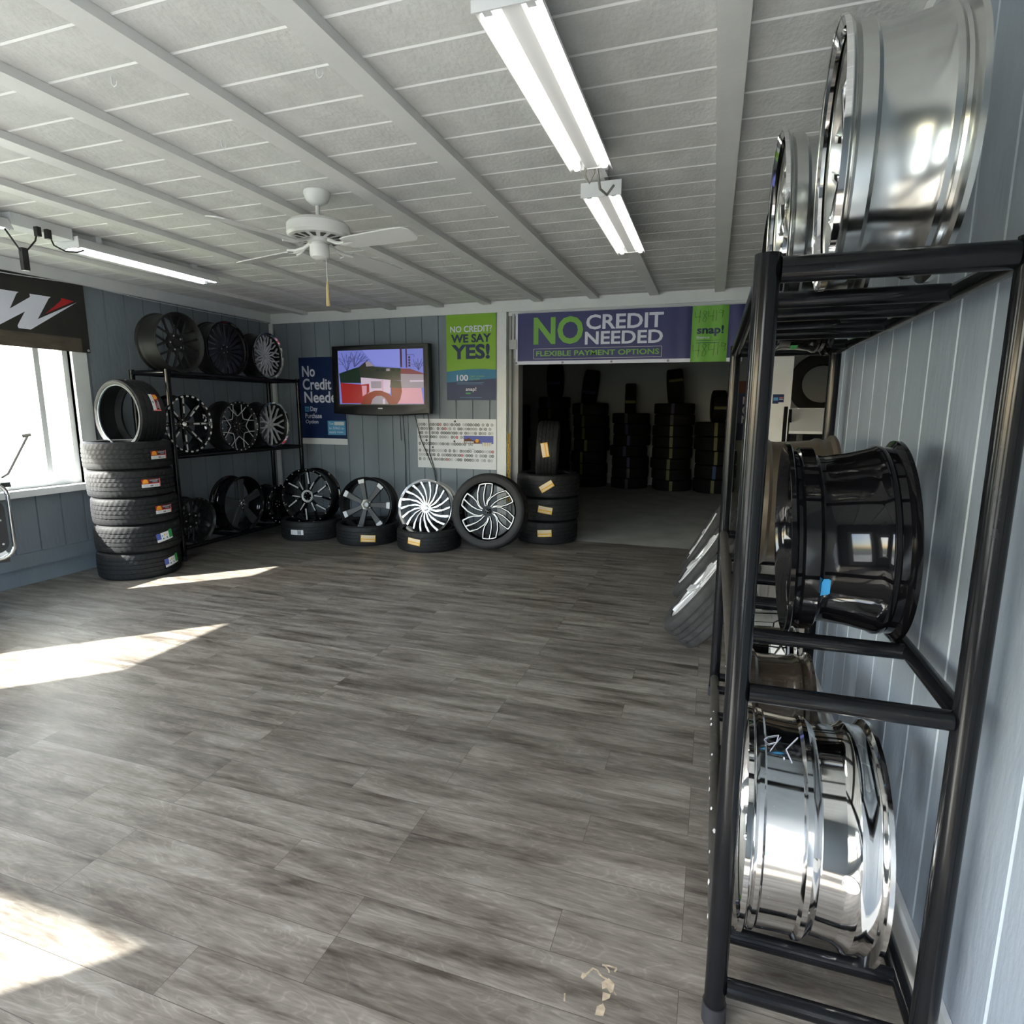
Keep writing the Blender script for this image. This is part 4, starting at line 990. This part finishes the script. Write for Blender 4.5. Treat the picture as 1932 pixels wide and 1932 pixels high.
tag(MB().box((-.63, 2.87, 2.585), (-.56, 3.16, 2.618)).build('junction_cover', M['fix']), 'white metal junction cover between the two central lights', 'cover')
tag(MB().tube([(-.60, 2.83, 2.56), (-.615, 2.87, 2.50), (-.60, 2.90, 2.475), (-.575, 2.88, 2.51), (-.565, 2.86, 2.56), (-.555, 2.87, 2.50), (-.555, 2.93, 2.455), (-.535, 3.0, 2.45), (-.51, 3.035, 2.50)], .006, 8).build('power_cord', M['cordg']), 'grey power cord looping between the two central lights', 'cord')
tag(MB().box((-4.215, 2.67, 2.545), (-4.085, 3.04, 2.617)).build('outlet_channel', M['fix']), 'white metal channel with outlets between the left-hand ceiling lights', 'channel')
for i, (y_, pts) in enumerate(((2.76, [(-4.0, 2.76, 2.53), (-4.0, 2.74, 2.46), (-4.0, 2.70, 2.41), (-4.0, 2.66, 2.36), (-4.0, 2.62, 2.42), (-4.01, 2.58, 2.49)]), (2.82, [(-4.0, 2.82, 2.53), (-4.0, 2.85, 2.46), (-4.0, 2.92, 2.44), (-4.0, 3.0, 2.455), (-4.0, 3.04, 2.475)]))):
    r = thing('plug', ['black plug lead with a hanging switch box at the ceiling outlet channel', 'black plug lead curving from the outlet channel to the right light'][i], 'cord', None, None, (0, 0, 0))
    MB().box((-4.015, y_-.013, 2.49), (-3.985, y_+.013, 2.545)).build('plug_body', M['cord'], r); MB().tube(pts, .005, 8).build('lead', M['cord'], r)
    if i == 0: MB().box((-4.015, 2.645, 2.27), (-3.985, 2.68, 2.40)).build('inline_switch', M['cord'], r)
# hooks
for i, (x, y_) in enumerate(((-2.114, 1.782), (-2.134, 2.312), (-1.379, 1.963))):
    hk = MB().tube([(x, y_, ZC), (x, y_, ZC-.022), (x+.010, y_, ZC-.034), (x+.022, y_, ZC-.030), (x+.026, y_, ZC-.018)], .0025, 8).build('ceiling_hook', M['fix'])
    tag(hk, ['small white hook on the ceiling left of the second batten', 'small white hook on the ceiling between fan and camera', 'small white hook beside a batten at top centre left'][i], 'hook', 'small ceiling hooks')

# ceiling fan
FX, FY = -2.125, 2.976
fan = thing('ceiling_fan', 'white four-blade ceiling fan with a pull chain', 'fan', None, None, (FX, FY, ZC))
LT = lambda prof, name, m, n=48, par=fan: fixn(MB().lathe(prof, n, False).build(name, M[m], par))
LT([(0, -.001), (.070, -.001), (.072, -.012), (.060, -.045), (.036, -.066), (.020, -.072), (0, -.072)], 'canopy', 'fan')
LT([(0, -.06), (.012, -.06), (.012, -.15), (.018, -.152), (.018, -.17), (0, -.17)], 'downrod', 'fan')
LT([(0, -.150), (.10, -.152), (.150, -.160), (.168, -.178), (.170, -.225), (.160, -.238), (.120, -.246), (0, -.246)], 'motor_housing', 'fan', 64)
vt = MB()
for k in range(16):
    a = 2*PI*k/16; c_, s_ = math.cos(a), math.sin(a)
    vt.add([(c_*.085-s_*.007, s_*.085+c_*.007, -.2475), (c_*.085+s_*.007, s_*.085-c_*.007, -.2475), (c_*.145+s_*.017, s_*.145-c_*.017, -.2455), (c_*.145-s_*.017, s_*.145+c_*.017, -.2455)], [(0, 1, 2, 3)], 0, False)
vt.build('vent_slots', M['dark'], fan)
LT([(0, -.246), (.06, -.246), (.06, -.262), (.040, -.264), (.040, -.272), (.052, -.276), (.054, -.325), (.048, -.340), (.030, -.350), (0, -.352)], 'switch_cup', 'fan')
for k in range(4):
    a = A_(-11+90*k); bl = MB(); zc_ = -.285; tl = A_(-11)
    prof = [(.20, -.050), (.24, -.060), (.40, -.066), (.56, -.070), (.63, -.066), (.655, -.040), (.66, 0), (.655, .040), (.63, .066), (.56, .070), (.40, .066), (.24, .060), (.20, .050)]
    vs = []
    for dz in (0, -.006):
        for r_, t_ in prof: vs.append((r_, t_*math.cos(tl), zc_+dz+t_*math.sin(tl)-.02*(r_-.2)))
    m_ = len(prof); bl.add(vs, [tuple(range(m_)), tuple(m_+i for i in range(m_))[::-1]]+[(i, m_+i, m_+(i+1) % m_, (i+1) % m_) for i in range(m_)], 0, False)
    o = bl.build('blade', M['fanblade'], fan); o.rotation_euler = (0, 0, a); fixn(o)
    br_ = MB(); br_.tube([(.07, 0, -.255), (.12, 0, -.275), (.17, .02, -.287), (.22, .035, -.283)], [.010, .010, .008, .006], 8); br_.tube([(.12, 0, -.275), (.17, -.02, -.290), (.22, -.035, -.294)], [.010, .008, .006], 8)
    br_.tube([(.12, 0, -.277), (.19, 0, -.289), (.25, 0, -.286)], [.009, .010, .006], 8); br_.build('blade_bracket', M['fan'], o)
pc = MB().tube([(.04, 0, -.34), (.04, 0, -.47)], .0016, 6).build('pull_chain', M['fan'], fan)
MB().lathe([(0, -.465), (.004, -.467), (.006, -.485), (.009, -.50), (.011, -.60), (.009, -.602), (0, -.602)], 10, False).build('tassel', M['tassel'], pc).location = (.04, 0, 0)

# ------------------------------------------------------------------ storeroom tire stacks
def stack(cx, cy, n_, hh_, R, cols, side, topz, stand=None, name='', sink=.11, jit_=.03, seed=1):
    random.seed(seed)
    names = ['bottom', 'second from bottom', 'third from bottom', 'fourth from bottom', 'fifth from bottom', 'sixth from bottom', 'seventh from bottom', 'eighth from bottom']
    for i in range(n_):
        dx = random.uniform(-jit_, jit_)
        nm = 'top' if i == n_-1 else names[i]
        t = tire('dark tire in the %s storeroom stack, %s of the lying ones' % (name, nm), 'tires in the storeroom stacks', Matrix.Translation((cx+dx, cy, hh_*(i+.5)-.003)), R, .22, hh_-.004, 56, False, 'rubber_back')
        c_ = cols[i % len(cols)]
        if c_: GR().rect(-.028, -hh_*.46, .028, hh_*.46, c_, 1, 3).build('tread_stripe', cyl(R, A_(-90+side+random.uniform(-6, 6)), 0), t, .002)
    if stand:
        sx, Rs, ws, tilt, col, vz = stand
        t = tire('dark tire standing upright on top of the %s storeroom stack' % name, 'tires in the storeroom stacks', frame((cx+sx, cy, n_*hh_+Rs-sink), (-1, -.12, tilt)), Rs, .21, ws, 56, False, 'rubber_back')
        if col: GR().rect(-.025, -ws*.46, .025, ws*.46, col, 1, 3).build('tread_stripe', cyl(Rs, A_(vz), 0), t, .002)
ys, vi, bl_, gy = 'dyellow', 'dviolet', 'dblue', 'dgrey'
stack(-3.80, 11.45, 7, .222, .33, [None], 0, 0, (-.05, .30, .22, 0, None, 0), 'leftmost', seed=2)
stack(-2.94, 11.45, 8, .212, .31, [None, None, None, None, None, None, gy, vi], -5, 0, (.0, .325, .27, 0, vi, -10), 'second from left', .02, seed=3)
stack(-2.22, 11.42, 7, .226, .345, [gy, ys, ys, ys, ys, ys, ys], -12, 0, (-.02, .325, .27, .12, vi, -18), 'third from left', .035, seed=4)
stack(-1.46, 11.40, 7, .200, .345, [gy, gy, vi, vi, vi, vi, gy], -4, 0, (-.02, .285, .20, 0, ys, -12), 'middle', .03, seed=5)
stack(-.68, 11.35, 8, .197, .36, [ys, ys, ys, ys, ys, ys, gy, vi], -3, 0, (.0, .325, .27, -.10, ys, 20), 'third from right', .045, seed=6)
stack(.08, 11.28, 5, .250, .36, [ys, bl_, ys, ys, ys], 2, 0, (.0, .285, .23, 0, ys, -5), 'second from right', .02, seed=7)
# storeroom tires seen past the pillar
for i in range(7):
    tire('dark tire lying in the storeroom stack past the pillar, number %s up' % ['one', 'two', 'three', 'four', 'five', 'six', 'seven'][i], 'tires in the storeroom stacks', Matrix.Translation((1.12, 7.45, .1+.2*i)), .34, .22, .196, 56, False, 'rubber_back')
tire('large dark tire standing with its open hole facing the camera, past the white pillar', None, frame((1.10, 7.30, 1.735), (-.1, -1, 0)), .335, .20, .22, 72, False, 'rubber_back')

# counter and things on it, beyond the right rack
ct = thing('counter', 'grey counter beyond the right rack', 'counter', None, None, (.42, 3.75, 0))
MB().box((0, 0, .0), (.55, 1.9, .90)).build('body', M['counter'], ct); MB().box((-.02, -.02, .90), (.58, 1.92, .935)).build('worktop', M['white'], ct)
cb_ = tag(MB().box((.64, 4.9, .936), (.90, 5.25, 1.30)).build('equipment_case', M['rack']), 'black equipment case with a row of pale slots on the counter', 'case')
g = GR()
for k in range(6): g.rect(.205, .09+k*.042, .220, .106+k*.042, 'paper', 1)
g.build('slots', lambda u, v, d: (.64+u*.6+.05, 4.9-d, .936+v), cb_)
tag(MB().add([(.54, 4.88, 1.30), (.84, 4.88, 1.30), (.84, 5.22, 1.47), (.58, 5.22, 1.47), (.54, 4.88, 1.28), (.84, 4.88, 1.28), (.84, 5.22, 1.45), (.58, 5.22, 1.45)],
    [(0, 1, 2, 3), (4, 7, 6, 5), (0, 4, 5, 1), (1, 5, 6, 2), (2, 6, 7, 3), (3, 7, 4, 0)], 0, False).build('carton_lid', M['carton']), 'tilted pale grey carton lid on top of the black case', 'lid')
tag(MB().box((.51, 5.0, .936), (.535, 5.03, 1.48)).box((.545, 5.0, .936), (.565, 5.03, 1.46)).build('stand', M['rack']), 'thin black upright stand on the counter against the white pillar', 'stand')

# chair at the left edge of the frame
chp = thing('chair', 'chair with chrome tube frame and black back, below the left window', 'chair', frame((-4.516, 2.387, 0), (.9, -.43, 0)), None)
def rr_loop(w, z0, z1, r, y):
    P = []
    for cx_, cz_, a0 in ((w-r, z0+r, -90), (w-r, z1-r, 0), (-w+r, z1-r, 90), (-w+r, z0+r, 180)):
        for k in range(6): a = A_(a0+k*18); P.append((cx_+r*math.cos(a), cz_+r*math.sin(a), y))
    return P
# local: X right, Y up, Z toward viewer
MB().tube(rr_loop(.27, .46, .97, .09, .0), .0125, 12, closed=True).build('back_frame', M['chrome'], chp)
b_ = MB(); pts = rr_loop(.245, .50, .86, .07, 0); n_ = len(pts)
b_.add([(x, y_, .012) for x, y_, z_ in pts]+[(x, y_, -.012) for x, y_, z_ in pts], [tuple(range(n_)), tuple(n_+i for i in range(n_))[::-1]]+[(i, n_+i, n_+(i+1) % n_, (i+1) % n_) for i in range(n_)], 0, False)
bk = fixn(b_.build('backrest', M['vinyl'], chp))
for z_ in (.56, .72): MB().lathe([(0, .012), (.007, .012), (.006, .016), (0, .017)], 10, False).build('screw', M['silver'], bk).location = (.215, z_, 0)
MB().box((-.24, .43, -.42), (.24, .475, -.02)).build('seat', M['vinyl'], chp)
MB().tube([(0, .04, -.2), (0, .43, -.2)], .025, 16).build('pedestal', M['chrome'], chp)
for k in range(5):
    a = 2*PI*k/5+.3
    MB().tube([(0, .07, -.2), (.12*math.cos(a), .035, -.2+.12*math.sin(a)), (.15*math.cos(a), .014, -.2+.15*math.sin(a))], [.018, .014, .013], 10).build('leg', M['chrome'], chp)
for s_ in (-1, 1):
    MB().box((s_*.27-.025, .935, -.26), (s_*.27+.025, .965, .0)).build('armrest', M['vinyl'], chp)
tag(MB().tube([(-4.72, 2.80, .965), (-4.71, 2.84, .99), (-4.68, 2.90, 1.12), (-4.65, 2.96, 1.25)], .008, 10).tube([(-4.665, 2.935, 1.252), (-4.64, 2.98, 1.262)], .012, 8).build('metal_rod', M['cordg']), 'slanting grey metal rod rising beside the chair in front of the window', 'rod')
tag(MB().box((-5.40, 2.62, .792), (-5.29, 3.12, .83)).build('papers', M['paper']), 'white papers lying on the window sill', 'papers')
